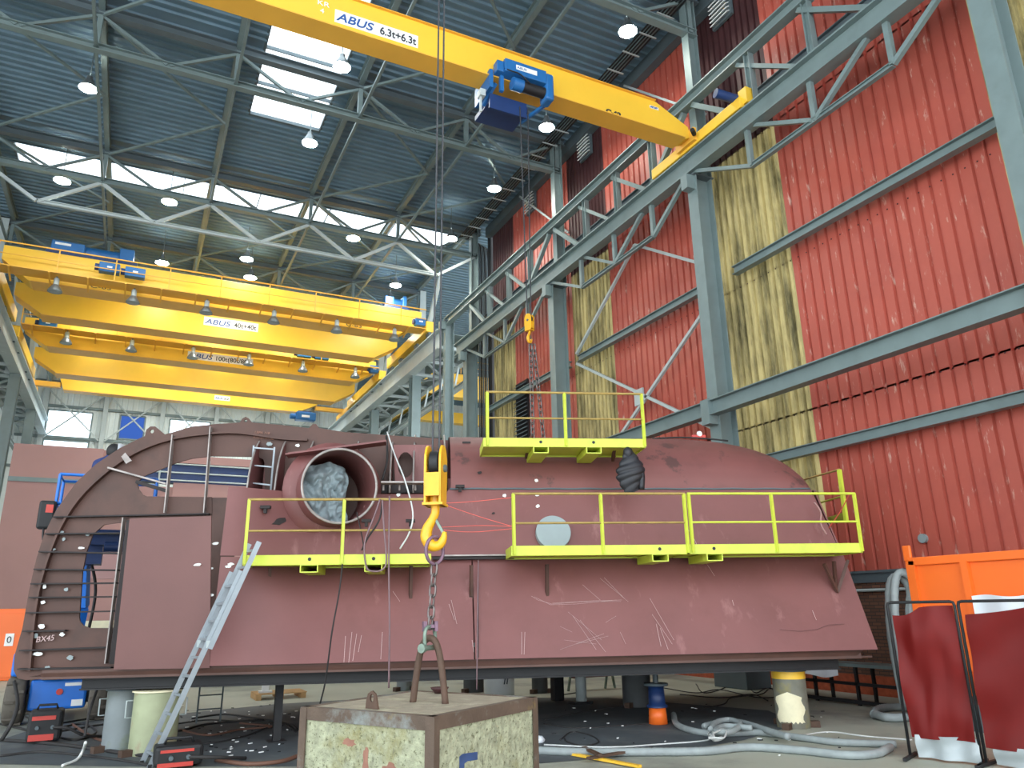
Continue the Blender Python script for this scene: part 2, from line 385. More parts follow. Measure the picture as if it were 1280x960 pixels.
def skylight(x0, x1, y0, y1, nx, ny):
    global kk
    kk += 1; wi = empty('window_%d' % kk, (x0, y0, 22), kind='structure'); fr = MB(); z = 22.05
    for i in range(nx+1): x = x0+(x1-x0)*i/nx; fr.bar((x, y0, z), (x, y1, z), .1 if i in (0, nx) else .04, .16)
    for j in range(ny+1): y = y0+(y1-y0)*j/ny; fr.bar((x0, y, z), (x1, y, z), .12 if j in (0, ny) else .05, .16)
    mk('window_frame', fr, 'steel_dark', wi)
    for i in range(nx):
        for j in range(ny):
            mk('pane', MB().b2((x0+(x1-x0)*i/nx, y0+(y1-y0)*j/ny, 22.1), (x0+(x1-x0)*(i+1)/nx, y0+(y1-y0)*(j+1)/ny, 22.12)), 'skyglass', wi)
skylight(2.3, 5.25, 20.2, 28.75, 1, 4); skylight(2.3, 5.25, -8, 8, 1, 5); skylight(BAND[2], BAND[3], BAND[0], BAND[1], 6, 1); skylight(FILL_BAND[2], FILL_BAND[3], FILL_BAND[0], FILL_BAND[1], 6, 1)

# ================================================================== STEELWORK
PX = [-11.8, -7.35, -2.95, 1.43, 5.9, 10.3, 14.5]
def where(n, i): return ORD[i]
for i, x in enumerate(PX):
    p = empty('roof_purlin', (x, 24, 21.7), 'grey steel roof purlin running into the hall, %s from the left' % ORD[i], 'purlin', 'purlins under the roof deck')
    mk('top_beam', MB().ibeam((x, -10, 21.72), (x, 68.6, 21.72), .2, .42), 'steel', p)
    if 0 < i < 6: mk('tie_bar', MB().bar((x, 6.8, 20.02), (x, 68, 20.02), .1), 'steel', p)
def truss(Y, deep, label, x0=-7.35, x1=14.5):
    t = empty('roof_truss', ((x0+x1)/2, Y, 20), label, 'truss', 'trusses across the hall roof')
    mk('top_chord', MB().ibeam((x0-5, Y, 21.45), (x1+.4, Y, 21.45), .3, .34), 'steel_dark', t)
    mk('bottom_chord', MB().ibeam((x0-.4, Y, 20), (x1+.2, Y, 20), .26, .26), 'steel', t)
    xs = [x for x in PX if x >= x0-.1]
    for a, b_ in zip(xs[:-1], xs[1:]):
        m = (a+b_)/2
        mk('diagonal', MB().bar((a, Y, 21.3), (m-.05, Y, 20.05), .1), 'steel', t); mk('diagonal', MB().bar((m+.05, Y, 20.05), (b_, Y, 21.3), .1), 'steel', t)
        if deep:
            mk('diagonal', MB().bar((a, Y, 19.9), (m-.05, Y, 18.5), .13), 'steel_light', t); mk('diagonal', MB().bar((m+.05, Y, 18.5), (b_, Y, 19.9), .13), 'steel_light', t)
    for x in xs: mk('post', MB().bar((x, Y, 20), (x, Y, 21.4), .16), 'steel', t)
    if deep: mk('lower_chord', MB().ibeam(((xs[0]+xs[1])/2, Y, 18.5), ((xs[-1]+xs[-2])/2, Y, 18.5), .16, .16), 'steel_light', t)
truss(15.5, False, 'grey lattice roof truss above the nearest yellow crane girder'); truss(24.4, False, 'grey lattice roof truss crossing the square skylight')
truss(33.3, True, 'deep lattice roof truss in front of the long skylight band'); truss(42.1, False, 'small lattice roof truss far back above the big yellow cranes'); truss(50.9, False, 'lattice roof truss above the second big yellow crane'); truss(59.8, False, 'hindmost lattice roof truss above the slim far crane')
def brace(a, b_, label, group='wind bracing under the roof', w=.09, m='steel', name='brace_rod', cat='brace'):
    mk(name, MB().bar(a, b_, w), m, label=label, cat=cat, group=group)
for (i, y0, y1) in ((0, 15.5, 24.4), (2, 15.5, 24.4), (4, 15.5, 24.4), (1, 24.4, 33.3), (2, 24.4, 33.3), (4, 24.4, 33.3), (5, 24.4, 33.3), (1, 33.3, 42.1), (3, 33.3, 42.1), (4, 33.3, 42.1), (5, 33.3, 42.1)):
    a, b_ = PX[i], PX[i+1]; nm = 'bay %s' % ORD[i]
    dsc = {15.5: 'nearest', 24.4: 'middle', 33.3: 'hindmost'}[y0]
    ym = (y0+y1)/2
    brace((a, y0, 21.3), (b_, ym, 21.3), 'thin diagonal brace, near half of %s roof bay, right of %s purlin' % (dsc, ORD[i]))
    brace((b_, ym, 21.3), (a, y1, 21.3), 'thin diagonal brace, far half of %s roof bay, right of %s purlin' % (dsc, ORD[i]))
# ---- wall columns on the right
def column(x, y, ztop, name, label, zhead=None, w=.42, d=.62, z0=0, grp='steel columns along the red wall'):
    t = empty('steel_column', (x, y, z0), label, 'column', grp)
    b = MB().ibeam((x+d/2, y, z0), (x+d/2, y, ztop), w, d, .03, .02, up=(1,0,0)); mk('shaft', b, 'steel', t)
    if zhead: mk('upper_shaft', MB().ibeam((x+.5, y, ztop), (x+.5, y, zhead), .3, .4, .03, .02, up=(1,0,0)), 'steel', t)
    mk('cap_plate', MB().b2((x-.1, y-.25, ztop-.04), (x+d+.05, y+.25, ztop)), 'steel_dark', t)
    mk('bracket', MB().b2((x-.3, y-.14, ztop-.5), (x, y+.14, ztop-.04)), 'steel', t)
    return t
CY = [6.75, 15.55, 24.4, 33.3]
for y, lb in zip(CY, ('grey steel column at the right edge of the photo', 'big grey steel column under the right end of the crane girder', 'grey steel column behind the upper yellow work platform', 'grey steel column beside the black pipes')):
    column(14.0, y, 14.55, 'steel_column', lb, 21.6)
column(14.05, 36.3, 17.3, 'steel_column', 'thin grey column carrying the far end of the runway lattice', None, .34, .5)
# ---- crane runway along the red wall
rw = empty('crane_runway', (14, 15, 14.6), 'grey lattice crane runway along the red wall', 'crane runway')
mk('rail_beam', MB().ibeam((14.0, -6, 14.93), (14.0, 34.4, 14.93), .36, .66, .05, .03), 'steel', rw)
mk('rail', MB().b2((13.96, -6, 15.26), (14.04, 34.4, 15.32)), 'steel_dark', rw)
mk('walk_soffit', MB().b2((14.18, -6, 15.2), (14.62, 33.3, 15.24)), 'steel_dark', rw)
mk('top_chord', MB().ibeam((14.2, -6, 17.3), (14.2, 36.5, 17.3), .3, .42, .04, .03), 'steel', rw)
mk('back_chord', MB().ibeam((15.1, -6, 16.5), (15.1, 33.3, 16.5), .2, .26), 'steel_dark', rw)
for k in range(-1, 4):
    ya = 15.55 + 8.85*(k-1) if k else 6.75
    ya = 6.75 + 8.85*k
    if ya > 34: break
    yb = ya - 8.85
    # post rows between rail and top chord, hung truss below the rail
    for q in (.3, .54, .78):
        y = ya - 8.85*q
        mk('post', MB().ibeam((14.2, y, 15.25), (14.2, y, 17.1), .2, .2, .02, .02, up=(0,1,0)), 'steel', rw)
    mk('diagonal', MB().bar((14.2, ya-.25, 17.05), (14.2, ya-8.85*.25, 15.35), .16), 'steel', rw)
    mk('diagonal', MB().bar((14.2, ya-8.85*.25, 17.05), (14.2, ya-8.85*.5, 15.35), .12), 'steel', rw)
    mk('diagonal', MB().bar((14.2, ya-8.85*.75, 15.35), (14.2, ya-8.85*.5-.1, 17.05), .14), 'steel', rw)
    mk('diagonal', MB().bar((14.2, ya-8.85*.75, 15.35), (14.2, yb+.2, 17.05), .16), 'steel', rw)
    n0, n1 = ya-8.85*.28, ya-8.85*.78
    mk('hanging_chord', MB().ibeam((14.0, n0, 13.5), (14.0, n1, 13.5), .13, .13, .02, .02), 'steel', rw)
    mk('hanging_chord', MB().bar((14.0, n0, 13.5), (14.0, ya-.2, 14.65), .11), 'steel', rw)
    mk('hanging_chord', MB().bar((14.0, n1, 13.5), (14.0, yb+.2, 14.6), .12), 'steel', rw)
    for y in (n0, (n0+n1)/2, n1): mk('hanger', MB().bar((14.0, y, 13.5), (14.0, y, 14.65), .13), 'steel', rw)
    mk('hanging_brace', MB().bar((14.0, n0+.9, 14.6), (14.0, (n0+n1)/2, 13.5), .11), 'steel', rw) if k < 0 else mk('hanging_brace', MB().bar((14.0, (n0+n1)/2, 13.5), (14.0, n0-.3, 14.6), .11), 'steel', rw)
    mk('hanging_brace', MB().bar((14.0, (n0+n1)/2, 13.5), (14.0, n1+.5, 14.6), .12), 'steel', rw)
# ---- girts
def girt(x, z, y0, y1, w, h, label):
    t = empty('wall_girt', (x, (y0+y1)/2, z), label, 'beam', 'horizontal beams along the red wall')
    mk('beam', MB().ibeam((x, y0, z), (x, y1, z), w, h, .025, .02), 'steel', t)
    return t
g = girt(13.85, 7.2, -6, 33, .3, .42, 'thick grey beam running in front of the wall columns')
for y in CY[:3]: mk('bracket', MB().b2((13.68, y-.16, 6.75), (14.0, y+.16, 7.45)), 'steel', g)
girt(15.1, 5.75, -6, 33, .22, .26, 'lowest thin grey beam on the red wall, behind the columns')
for a, b_, lb in ((-6, 6.75, 'upper grey wall beam right of the rightmost column'), (7.3, 15.3, 'upper grey wall beam across the big red bay'), (16, 24.2, 'upper grey wall beam behind the crossed braces'), (24.9, 33, 'upper grey wall beam between the two farthest wall columns')):
    girt(15.1, 11.5, a, b_, .22, .26, lb)
# ---- crossed bracing rods on the wall
for a, b_, lb in (((15, 24.2, 11.3), (15, 16, 6.6), 'upper left to lower right'), ((15, 24.2, 6.2), (15, 16, 11.1), 'lower left to upper right'), ((15, 24.2, 11.7), (15, 19.9, 14.5), 'from the left column up to the runway'), ((15, 19.9, 14.5), (15, 16.0, 11.9), 'from the runway down to the right column')):
    brace(a, b_, 'thin flat wall brace between the middle columns, %s' % lb, 'wall bracing', .1, 'steel_light')
mk('gusset_plate', MB().b2((14.92, 19.95, 8.6), (14.98, 20.45, 9.15)), 'steel_light', label='bolted gusset plate where the wall braces cross', cat='plate')
for p, q in (((15, 9), (13, 12)),): pass
# upper wall corner strut seen in front of the top sheets
for (y0, y1) in ((15.8, 20), (24.6, 29)):
    brace((14.9, y0, 20.9) if False else (15.1, y1, 21.4), (15.1, y0, 17.3), 'long thin strut high on the red wall %s' % ('above the middle bay' if y0 < 20 else 'above the farthest bay'), 'struts high on the wall', .08, 'steel_light')
# ---- louvre vents near the top
for (y, lb) in ((28.4, 'farthest white louvre vent high on the red wall'), (24.0 - .6, 'middle white louvre vent high on the red wall'), (14.9, 'nearest white louvre vent at the top edge of the photo')):
    t = empty('wall_vent', (15.3, y, 20.3), lb, 'vent', 'louvre vents high on the red wall')
    mk('frame', MB().b2((15.36, y-.45, 20.3), (15.46, y+.45, 21.35)), 'steel_dark', t)
    for k in range(6): mk('slat', MB().box((15.28, y, 20.4+k*.16), (.16, .8, .03), Matrix.Rotation(R(-35), 3, 'Y')), 'white', t)
t = empty('wall_grille', (15.3, 29.8, 9.4), 'tall dark louvred grille low on the red wall behind the upper platform', 'grille')
mk('frame', MB().b2((15.38, 29.2, 9.3), (15.46, 30.4, 12.15)), 'black', t)
for k in range(14): mk('slat', MB().box((15.3, 29.8, 9.5+k*.19), (.14, 1.1, .03), Matrix.Rotation(R(-35), 3, 'Y')), 'steel_dark', t)
# ---- black pipe bundle at the far corner of the wall
pb = empty('pipe_bundle', (15.2, 33.8, 9), 'bundle of dark vertical service pipes at the far corner of the red wall', 'pipes')
for k in range(6):
    x = 14.95 + .13*k
    pts = bez([(x, 33.6+.05*k, 9), (x, 33.6+.05*k, 15), (x, 33.6+.05*k, 20.3), (x-.35, 33.55+.05*k, 20.95), (x-1.6, 33.5, 21.1)], 3)
    mk('service_pipe', MB().tube(pts, .045, 6), 'black' if k % 2 else 'steel_dark', pb)
mk('pipe_duct', MB().b2((15.42, 33.1, 6), (15.75, 33.5, 21.6)), 'black', label='black cable duct at the far end of the red wall', cat='duct')
tr = empty('cable_tray', (14.0, 20, 20.8), 'dark cable tray with many cables along the roof edge', 'cable tray')
for k in range(5): mk('tray_cable', MB().tube([(13.75+k*.12, -6, 21.05), (13.75+k*.12, 14, 21.03), (13.75+k*.12, 33.5, 21.05)], .035, 5), 'black', tr)
rb = MB()
for k in range(34): rb.b2((13.65, 1+k, 20.94), (14.35, 1.05+k, 20.98))
mk('tray_rung', rb, 'steel_light', tr, kind='stuff')
# ---- far hall columns, left
def braced_col(x, y, lb, side):
    t = empty('hall_column', (x, y, 0), lb, 'column', 'columns of the far hall')
    mk('shaft', MB().ibeam((x, y, 0), (x, y, 15.75), .55, .65, .04, .03, up=(0,1,0)), 'steel', t)
    mk('upper_shaft', MB().ibeam((x-side*.35, y, 15.75), (x-side*.35, y, 21.5), .4, .4, .03, .02, up=(0,1,0)), 'steel_light', t)
    mk('knee_brace', MB().ibeam((x-side*.35, y+.2, 17.2), (x-side*.35, y+3.2, 21.3), .24, .24), 'steel_light', t)
    mk('knee_brace', MB().ibeam((x-side*.35, y-.2, 17.2), (x-side*.35, y-3.2, 21.3), .24, .24), 'steel_light', t)
for y, w_ in ((33.3, 'beside the nearest big yellow crane'), (42.1, 'standing beyond the left edge of the photo'), (50.9, 'standing at the left edge of the photo'), (59.8, 'behind the leftmost grey column')): braced_col(-7.35, y, 'grey hall column on the left %s' % w_, 1)
for y, w_ in ((42.1, 'near'), (50.9, 'middle'), (59.8, 'far')): braced_col(14.4, y, 'grey hall column right of the big cranes, %s one' % w_, -1)
def runway2(x, lb, x2, ya):
    t = empty('crane_runway', (x, 52, 15.6), lb, 'crane runway'); yb = 68
    mk('rail_beam', MB().ibeam((x, ya, 16.35), (x, yb, 16.35), .55, 1.15, .06, .03), 'steel_light', t)
    mk('rail', MB().b2((x-.05, ya, 16.93), (x+.05, yb, 17.05)), 'steel_dark', t)
    mk('outer_beam', MB().ibeam((x2, ya, 16.1), (x2, yb, 16.1), .35, .7, .05, .03), 'steel_light', t)
    mk('soffit_plate', MB().b2((min(x, x2), ya, 16.72), (max(x, x2), yb, 16.75)), 'steel', t)
    y = ya; k = 0
    while y < yb-1:
        mk('cross_strut', MB().bar((x, y, 15.85), (x2, y, 15.85), .18), 'steel_light', t)
        mk('cross_diagonal', MB().bar((x, y, 15.85), (x2, y+2.6, 15.85), .12) if k % 2 else MB().bar((x2, y, 15.85), (x, y+2.6, 15.85), .12), 'steel_light', t)
        mk('hanger', MB().bar((x2, y, 15.85), (x2-.2*(1 if x2 > x else -1), y+.1, 14.6), .1), 'steel_light', t)
        y += 2.6; k += 1
    mk('lower_beam', MB().ibeam((x2, ya, 14.5), (x2, yb, 14.5), .24, .3), 'steel_light', t)
runway2(14.0, 'pale grey runway girder under the right ends of the big cranes', 16.1, 36.6); runway2(-7.35, 'pale grey runway girder under the left ends of the big cranes', -9.0, 33.5)
# ---- far wall framing
for k in range(-5, 9):
    x = -3.25 + 4.27*k
    mk('wall_post', MB().ibeam((x, YF-.35, 0), (x, YF-.35, 21.8), .34, .34, up=(0,1,0)), 'steel_light', label='pale steel post on the far end wall, %s' % (ORD[k+5] + ' from the left' if k < 5 else ORD[8-k] + ' from the right'), cat='post', group='posts of the far end wall')
for z, lb in ((13.3, 'lowest'), (15.75, 'lower'), (18.3, 'middle'), (20.3, 'upper')): mk('wall_rail', MB().bar((-26, YF-.1, z), (41, YF-.1, z), .2, .2), 'steel', label='%s horizontal rail across the far end wall' % lb, cat='beam', group='rails of the far end wall')
for k in range(-1, 4):
    x = -3.25+4.27*k
    for s_, w_ in ((1, 'rising right'), (-1, 'rising left')):
        brace((x+.2, YF-.6+.04*s_, 15.6 if s_ > 0 else 19.4), (x+4.07, YF-.6+.04*s_, 19.4 if s_ > 0 else 15.6), 'thin far wall cross brace, %s, %s bay from the left' % (w_, ORD[k+1]), 'far wall bracing', .11, 'steel_light')
# ================================================================== LAMPS IN THE ROOF
def lamp_geo(t, r=.3):
    mk('reflector', MB().lathe((0,0,20), [(r, 0), (r*.98, .06), (r*.55, .28), (.1, .42), (.1, .5)], 20), 'lampgrey', t)
    mk('diffuser', MB().cyl((0,0,20.0), (0,0,20.02), r*.97, n=20), 'lampglow', t)
    mk('drop_rod', MB().cyl((0,0,20.5), (0,0,22.03), .02, n=6), 'steel_dark', t)
rows = [(16.3, [12.6], 'nearest row'), (21.9, [4.6, 12.66], 'second row'), (26.8, [-3.26, 4.53, 12.68], 'third row'), (32.0, [12.7], 'row before the deep truss'),
        (34.0, [-4.5, -.27, 8.2], 'row under the skylight band'), (38.6, [3.7, 11.9], 'row behind the skylight band'), (40.9, [-.3, 4.2, 12.3], 'row above the big cranes'), (46.5, [-3.6, 3.4, 7.9, 12.4], 'row above the second big crane'), (54.0, [-3.6, .3, 4.2, 8.1], 'row behind the second big crane'), (62, [-3.6, .3, 4.2, 8.1, 12], 'hindmost row')]
for y, xx, rl in rows:
    for i, x in enumerate(xx):
        t = empty('high_bay_lamp', (x, y, 20), ('lit round high-bay lamp, %s' % rl) + ('' if len(xx) == 1 else ', %s from the left' % ORD[i]), 'lamp', 'lit lamps under the roof')
        MW[t.name] = Matrix.Translation((0, 0, 20)); lamp_geo(t, .3 if y < 33 else .33); MW[t.name] = Matrix.Translation((x, y, 20))

# ================================================================== CRANES
def girder(name, x0, x1, y0, y1, z0, z1, c0, c1, m, parent, rise=.75):
    # box girder, ends chamfered up from below
    pr = [(x0, z1), (x0, z0+rise), (x0+c0, z0), (x1-c1, z0), (x1, z0+rise), (x1, z1)]
    k = len(pr); b = MB(); b.add([(a, y0, c) for a, c in pr]+[(a, y1, c) for a, c in pr], [(i, (i+1) % k, (i+1) % k+k, i+k) for i in range(k)]+[tuple(range(k)), tuple(range(k, 2*k))])
    return mk(name, b, m, parent)
# nearest: single girder crane
c = empty('overhead_crane', (4, 15.35, 15.5), 'yellow single girder overhead crane nearest to the camera, crossing the top of the photo', 'crane')
b = MB(); pr = [(-15, 16.48), (-15, 15.5), (13.55, 15.5), (13.75, 15.6), (13.7, 15.95), (12.55, 16.48)]
k = len(pr); b.add([(p[0], 15.14, p[1]) for p in pr]+[(p[0], 15.58, p[1]) for p in pr], [(i, (i+1) % k, (i+1) % k+k, i+k) for i in range(k)]+[tuple(range(k)), tuple(range(k, 2*k))])
mk('girder', b, 'yellow', c)
mk('lower_flange', MB().b2((-15, 15.04, 15.47), (13.5, 15.68, 15.5)), 'orangeyellow', c)
mk('top_flange', MB().b2((-15, 15.06, 16.48), (12.5, 15.66, 16.5)), 'orangeyellow', c)
e = mk('end_carriage', MB().b2((13.83, 13.1, 15.34), (14.12, 17.2, 15.68)), 'yellow', c, bevel=.02)
mk('carriage_joint', MB().b2((13.72, 14.95, 15.42), (13.84, 15.8, 15.85)), 'orangeyellow', e)
mk('buffer', MB().cyl((13.7, 14.9, 15.55), (13.5, 14.75, 15.55), .07, n=8), 'black', e)
mk('drive_bracket', MB().b2((13.95, 12.95, 15.45), (14.2, 13.25, 15.95)), 'yellow', e)
mk('drive_motor', MB().cyl((13.95, 13.35, 15.78), (13.3, 13.45, 15.85), .14, n=12), 'blue_dark', c)
def plaque(parent, p, w, h, y, items, mname='label_plate'):
    pl = mk(mname, MB().b2((p[0], y-.012, p[1]), (p[0]+w, y, p[1]+h)), 'white', parent)
    for txt, dx, dz, sz, ww, mm, sh in items: lettering('lettering', txt, sz, (p[0]+dx, y-.014, p[1]+dz), (1,0,0), (0,0,1), mm, pl, ww, .006, sh)
    return pl
plaque(c, (2.94, 15.67), 2.12, .37, 15.14, [('ABUS', .05, .07, .33, .92, 'inkblue', .25), ('6.3t+6.3t', 1.12, .07, .31, .95, 'ink', 0)])
lettering('lettering', 'KR', .2, (2.5, 15.132, 16.02), (1,0,0), (0,0,1), 'white', c, .3); lettering('lettering', '4', .2, (2.58, 15.132, 15.8), (1,0,0), (0,0,1), 'white', c, .1)
lettering('lettering', 'C-62', .2, (10.72, 15.132, 15.53), (1,0,0), (0,0,1), 'ink', c, .52, .012)
plaque(c, (12.3, 16.2), .32, .09, 15.14, [('ABUS', .02, .02, .07, .26, 'inkblue', 0)])
def hoist(name, x, y, z, label):
    t = empty(name, (x, y, z), label, 'hoist')
    mk('body', MB().b2((x-.62, y-.62, z+.62), (x+.62, y-.28, z+1.02)), 'blue', t, bevel=.02)
    mk('gear_case', MB().b2((x+.6, y-.6, z+.18), (x+.86, y-.2, z+1.0)), 'blue', t, bevel=.06)
    mk('control_box', MB().b2((x-.82, y-.55, z+.62), (x-.62, y-.3, z+.95)), 'blue', t, bevel=.02)
    mk('side_arm', MB().b2((x-.95, y-.36, z+.2), (x-.85, y+.62, z+.75)).b2((x-.66, y-.4, z+.15), (x-.56, y-.3, z+.7)), 'blue', t)
    mk('rope_drum', MB().cyl((x-.1, y-.45, z+.42), (x+.6, y-.45, z+.42), .15, n=14), 'black', t)
    mk('motor', MB().cyl((x-.35, y-.45, z+.42), (x-.05, y-.45, z+.42), .17, n=14), 'blue', t)
    mk('chassis', MB().b2((x-.85, y-.1, z-.05), (x+.3, y+.85, z+.1)).b2((x-.85, y-.12, z-.25), (x+.25, y-.06, z+.2)), 'blue_dark', t)
    mk('cross_link', MB().bar((x+.3, y+.4, z-.05), (x+.8, y-.2, z+.3), .08).bar((x-.9, y+.2, z), (x-.75, y-.3, z+.4), .08), 'blue', t)
    mk('limit_switch', MB().b2((x-1.15, y-.2, z+.0), (x-1.0, y, z+.2)).bar((x-1.1, y-.1, z+.1), (x-1.1, y-.1, z-.45), .05), 'steel_light', t)
    pl = mk('label_plate', MB().b2((x-.3, y-.632, z+.76), (x+.32, y-.62, z+.9)), 'white', t)
    lettering('lettering', 'ABUS', .1, (x-.28, y-.634, z+.79), (1,0,0), (0,0,1), 'inkblue', pl, .28)
    mk('power_cable', MB().tube(bez([(x-.62, y-.58, z+.7), (x-.45, y-.66, z+.62), (x-.2, y-.66, z+.6), (x+.1, y-.62, z+.45)]), .02, 5), 'black', t)
    return t
hoist('crane_hoist', 7.95, 15.35, 14.88, 'blue wire rope hoist hanging on the nearest yellow crane girder')
def hookblock(x, y, z, s, label, rz=0, ropes=None):
    """z = top of the block, s = its height"""
    t = empty('hook_block', (x, y, z-s), label, 'hook'); Rm = Matrix.Rotation(rz, 3, 'Z')
    def W_(p): return Vector((x, y, z)) + Rm @ (Vector(p)*s)
    oval = [(math.cos(a)*.17, math.sin(a)*.2) for a in [i*math.pi/10 for i in range(11)]]
    side = [(px_, pz-.2) for px_, pz in oval] + [(-.17, -.42), (-.15, -.72), (.15, -.72), (.17, -.42)]
    for sx in (-.1, .075): mk('cheek_plate', MB().plate([(q[0], q[1]) for q in side], [], lambda a, b_, c_: W_((sx+c_, a, b_)), .025), 'hookyellow', t)
    g_ = MB()
    g_.grid(lambda u_, v_: W_((-.1+v_*.2, math.cos(math.pi*u_*1.0)*-.172, math.sin(math.pi*u_)*.2-.2)) if False else W_((-.085+v_*.17, -.172, -.55+u_*.3)), 1, 1, False)
    g_.b2((0,0,0), (0,0,0)) if False else None
    mk('guard', MB().add([W_(p) for p in [(-.085,-.172,-.62),(.085,-.172,-.62),(.085,-.176,-.35),(-.085,-.176,-.35),(-.085,-.155,-.62),(.085,-.155,-.62),(.085,-.158,-.35),(-.085,-.158,-.35)]], [(0,1,2,3),(7,6,5,4),(0,4,5,1),(1,5,6,2),(2,6,7,3),(3,7,4,0)]), 'hookyellow', t)
    sh = MB(); c0 = W_((-.05, 0, -.22)); c1 = W_((.05, 0, -.22))
    sh.cyl(c0, c1, .15*s, n=20); mk('sheave', sh, 'black', t)
    mk('axle', MB().cyl(W_((-.13, 0, -.28)), W_((.13, 0, -.28)), .045*s, n=12), 'steel_dark', t)
    mk('crosshead', MB().cyl(W_((0, 0, -.56)), W_((0, 0, -.7)), .075*s, n=12), 'hookyellow', t)
    mk('lower_yoke', MB().add([W_((a*.12, b_*.15, -.72 if c_ else -.69)) for a in (-1, 1) for b_ in (-1, 1) for c_ in (0, 1)], [(0,1,3,2),(4,6,7,5),(0,4,5,1),(2,3,7,6),(0,2,6,4),(1,5,7,3)]), 'hookyellow', t)
    pts = [(0, 0, -.7), (0, 0, -.8), (-.035, 0, -.88), (-.09, 0, -.98), (-.1, 0, -1.08), (-.04, 0, -1.17), (.05, 0, -1.17), (.1, 0, -1.1), (.115, 0, -1.02)]
    hk = bez([W_(p) for p in pts], 5); rr = [s*(.05 if i < 10 else .05+.018*math.sin(min(1, (i-10)/22)*math.pi)) * (1 if i < 33 else 1-(i-33)*.07) for i in range(len(hk))]
    h = mk('hook', MB().tube(hk, rr, 10), 'hookyellow', t)
    mk('safety_latch', MB().bar(W_((.0, 0, -.86)), W_((.11, 0, -1.05)), .03*s), 'greenmetal', h)
    return t
hookblock(8.1, 15.2, 8.95, .62, 'small yellow hook block hanging from the nearest crane hoist', .4)
for dx, lb in ((-.12, 'left'), (.12, 'right')):
    mk('hoist_rope', MB().cyl((8.1+dx, 15.2, 14.9), (8.1+dx*.4, 15.2, 8.85), .018, n=6), 'rope', label='%s thin wire rope from the blue hoist to the small hook block' % lb, cat='rope', group='ropes of the small hook block')
def chain(pts, link, r, name, label, mname, maxlinks=60):
    """alternating oval links along the polyline"""
    P = [V(p) for p in pts]; L_ = sum((b_-a).length for a, b_ in zip(P, P[1:])); n = max(2, int(L_/link)); t = empty(name, P[0], label, 'chain')
    def at(s):
        for a, b_ in zip(P, P[1:]):
            d = (b_-a).length
            if s <= d: return a+(b_-a)*(s/d), (b_-a).normalized()
            s -= d
        return P[-1], (P[-1]-P[-2]).normalized()
    proto = None
    for i in range(min(n, maxlinks)):
        p, d = at((i+.5)*link); ref = Vector((1, .25, 0)) if i % 2 else Vector((-.25, 1, 0))
        x = (ref - d*ref.dot(d)).normalized(); lp = []
        for k_ in range(12):
            an = 2*math.pi*k_/12; hx = math.cos(an)*link*.36; hz = math.sin(an)*link*.28 + (link*.38 if math.sin(an) > 0.01 else -link*.38 if math.sin(an) < -.01 else 0)
            lp.append(p + x*hx + d*hz)
        mk('chain_link', MB().tube(lp, r, 6, True), mname, t)
    return t
chain([(8.12, 15.2, 8.15), (8.12, 15.2, 5.1)], .14, .018, 'lifting_chain', 'long left chain sling hanging from the small hook block', 'chain')
chain([(8.2, 15.18, 8.15), (8.45, 15.15, 5.0)], .14, .016, 'lifting_chain', 'long right chain sling hanging from the small hook block', 'chain')
# big double girder cranes
def railing(parent, x0, x1, y, z, step, h=1.0, m='orangeyellow'):
    b = MB(); b.bar((x0, y, z+h), (x1, y, z+h), .05); mk('top_rail', b, m, parent); mk('mid_rail', MB().bar((x0, y, z+h*.5), (x1, y, z+h*.5), .035), m, parent)
    x = x0
    while x <= x1+.01: mk('rail_post', MB().bar((x, y, z), (x, y, z+h), .05), m, parent); x += step
def bigcrane(y0, y1, zb, wz, label, plate_, mark):
    t = empty('overhead_crane', (3.4, (y0+y1)/2, zb), label, 'crane'); XL, XR = -7.05, 13.75
    girder('front_girder', XL, XR, y0, y0+1.05, zb, zb+1.6, 1.2, 1.4, 'yellow', t, .9)
    girder('rear_girder', XL, XR, y1, y1+1.15, zb, zb+1.6, 1.4, 1.5, 'yellow', t, .9)
    for yy in (y0-.06, y1-.06): mk('bottom_flange', MB().b2((XL+1.3, yy, zb-.03), (XR-1.5, yy+1.2, zb)), 'orangeyellow', t)
    for x in (-7.3, 13.95):
        ec = mk('end_carriage', MB().b2((x-.24, y0-1, zb+.05), (x+.24, y1+2, zb+.7)), 'yellow', t, bevel=.03)
        for yy in (y0-.7, y0+1.4, y1-.2, y1+1.6): mk('wheel', MB().cyl((x-.08, yy, zb+.02), (x+.08, yy, zb+.02), .26, n=14), 'steel_dark', ec)
    mk('walkway', MB().b2((XL, y0-1.1, wz), (XR-.1, y0-.1, wz+.05)), 'orangeyellow', t)
    railing(t, XL, XR-.1, y0-1.1, wz+.02, 2.4, 1.15)
    x = XL+.5
    while x < XR-.3: mk('bracket', MB().bar((x, y0-1.1, wz), (x, y0, wz-.3), .07), 'orangeyellow', t); x += 1.6
    mk('cable_channel', MB().b2((XL, y0+.2, zb+1.61), (XR, y0+.55, zb+1.7)), 'steel', t)
    plaque(t, plate_[0], plate_[1], plate_[2], (y1 if mark else y0), plate_[3])
    return t
c40 = bigcrane(39.3, 43.9, 17.3, 17.45, 'big yellow double girder crane, upper one of the two', ((2.2, 17.94), 3.0, .52, [('ABUS', .07, .1, .43, 1.4, 'inkblue', .2), ('40t+40t', 1.65, .1, .4, 1.25, 'ink', 0)]), True)
lettering('lettering', 'C-63', .28, (-3.3, 39.28, 17.4), (1,0,0), (0,0,1), 'ink', c40, .9); lettering('lettering', 'C-63', .28, (9.3, 39.28, 17.36), (1,0,0), (0,0,1), 'ink', c40, .9)
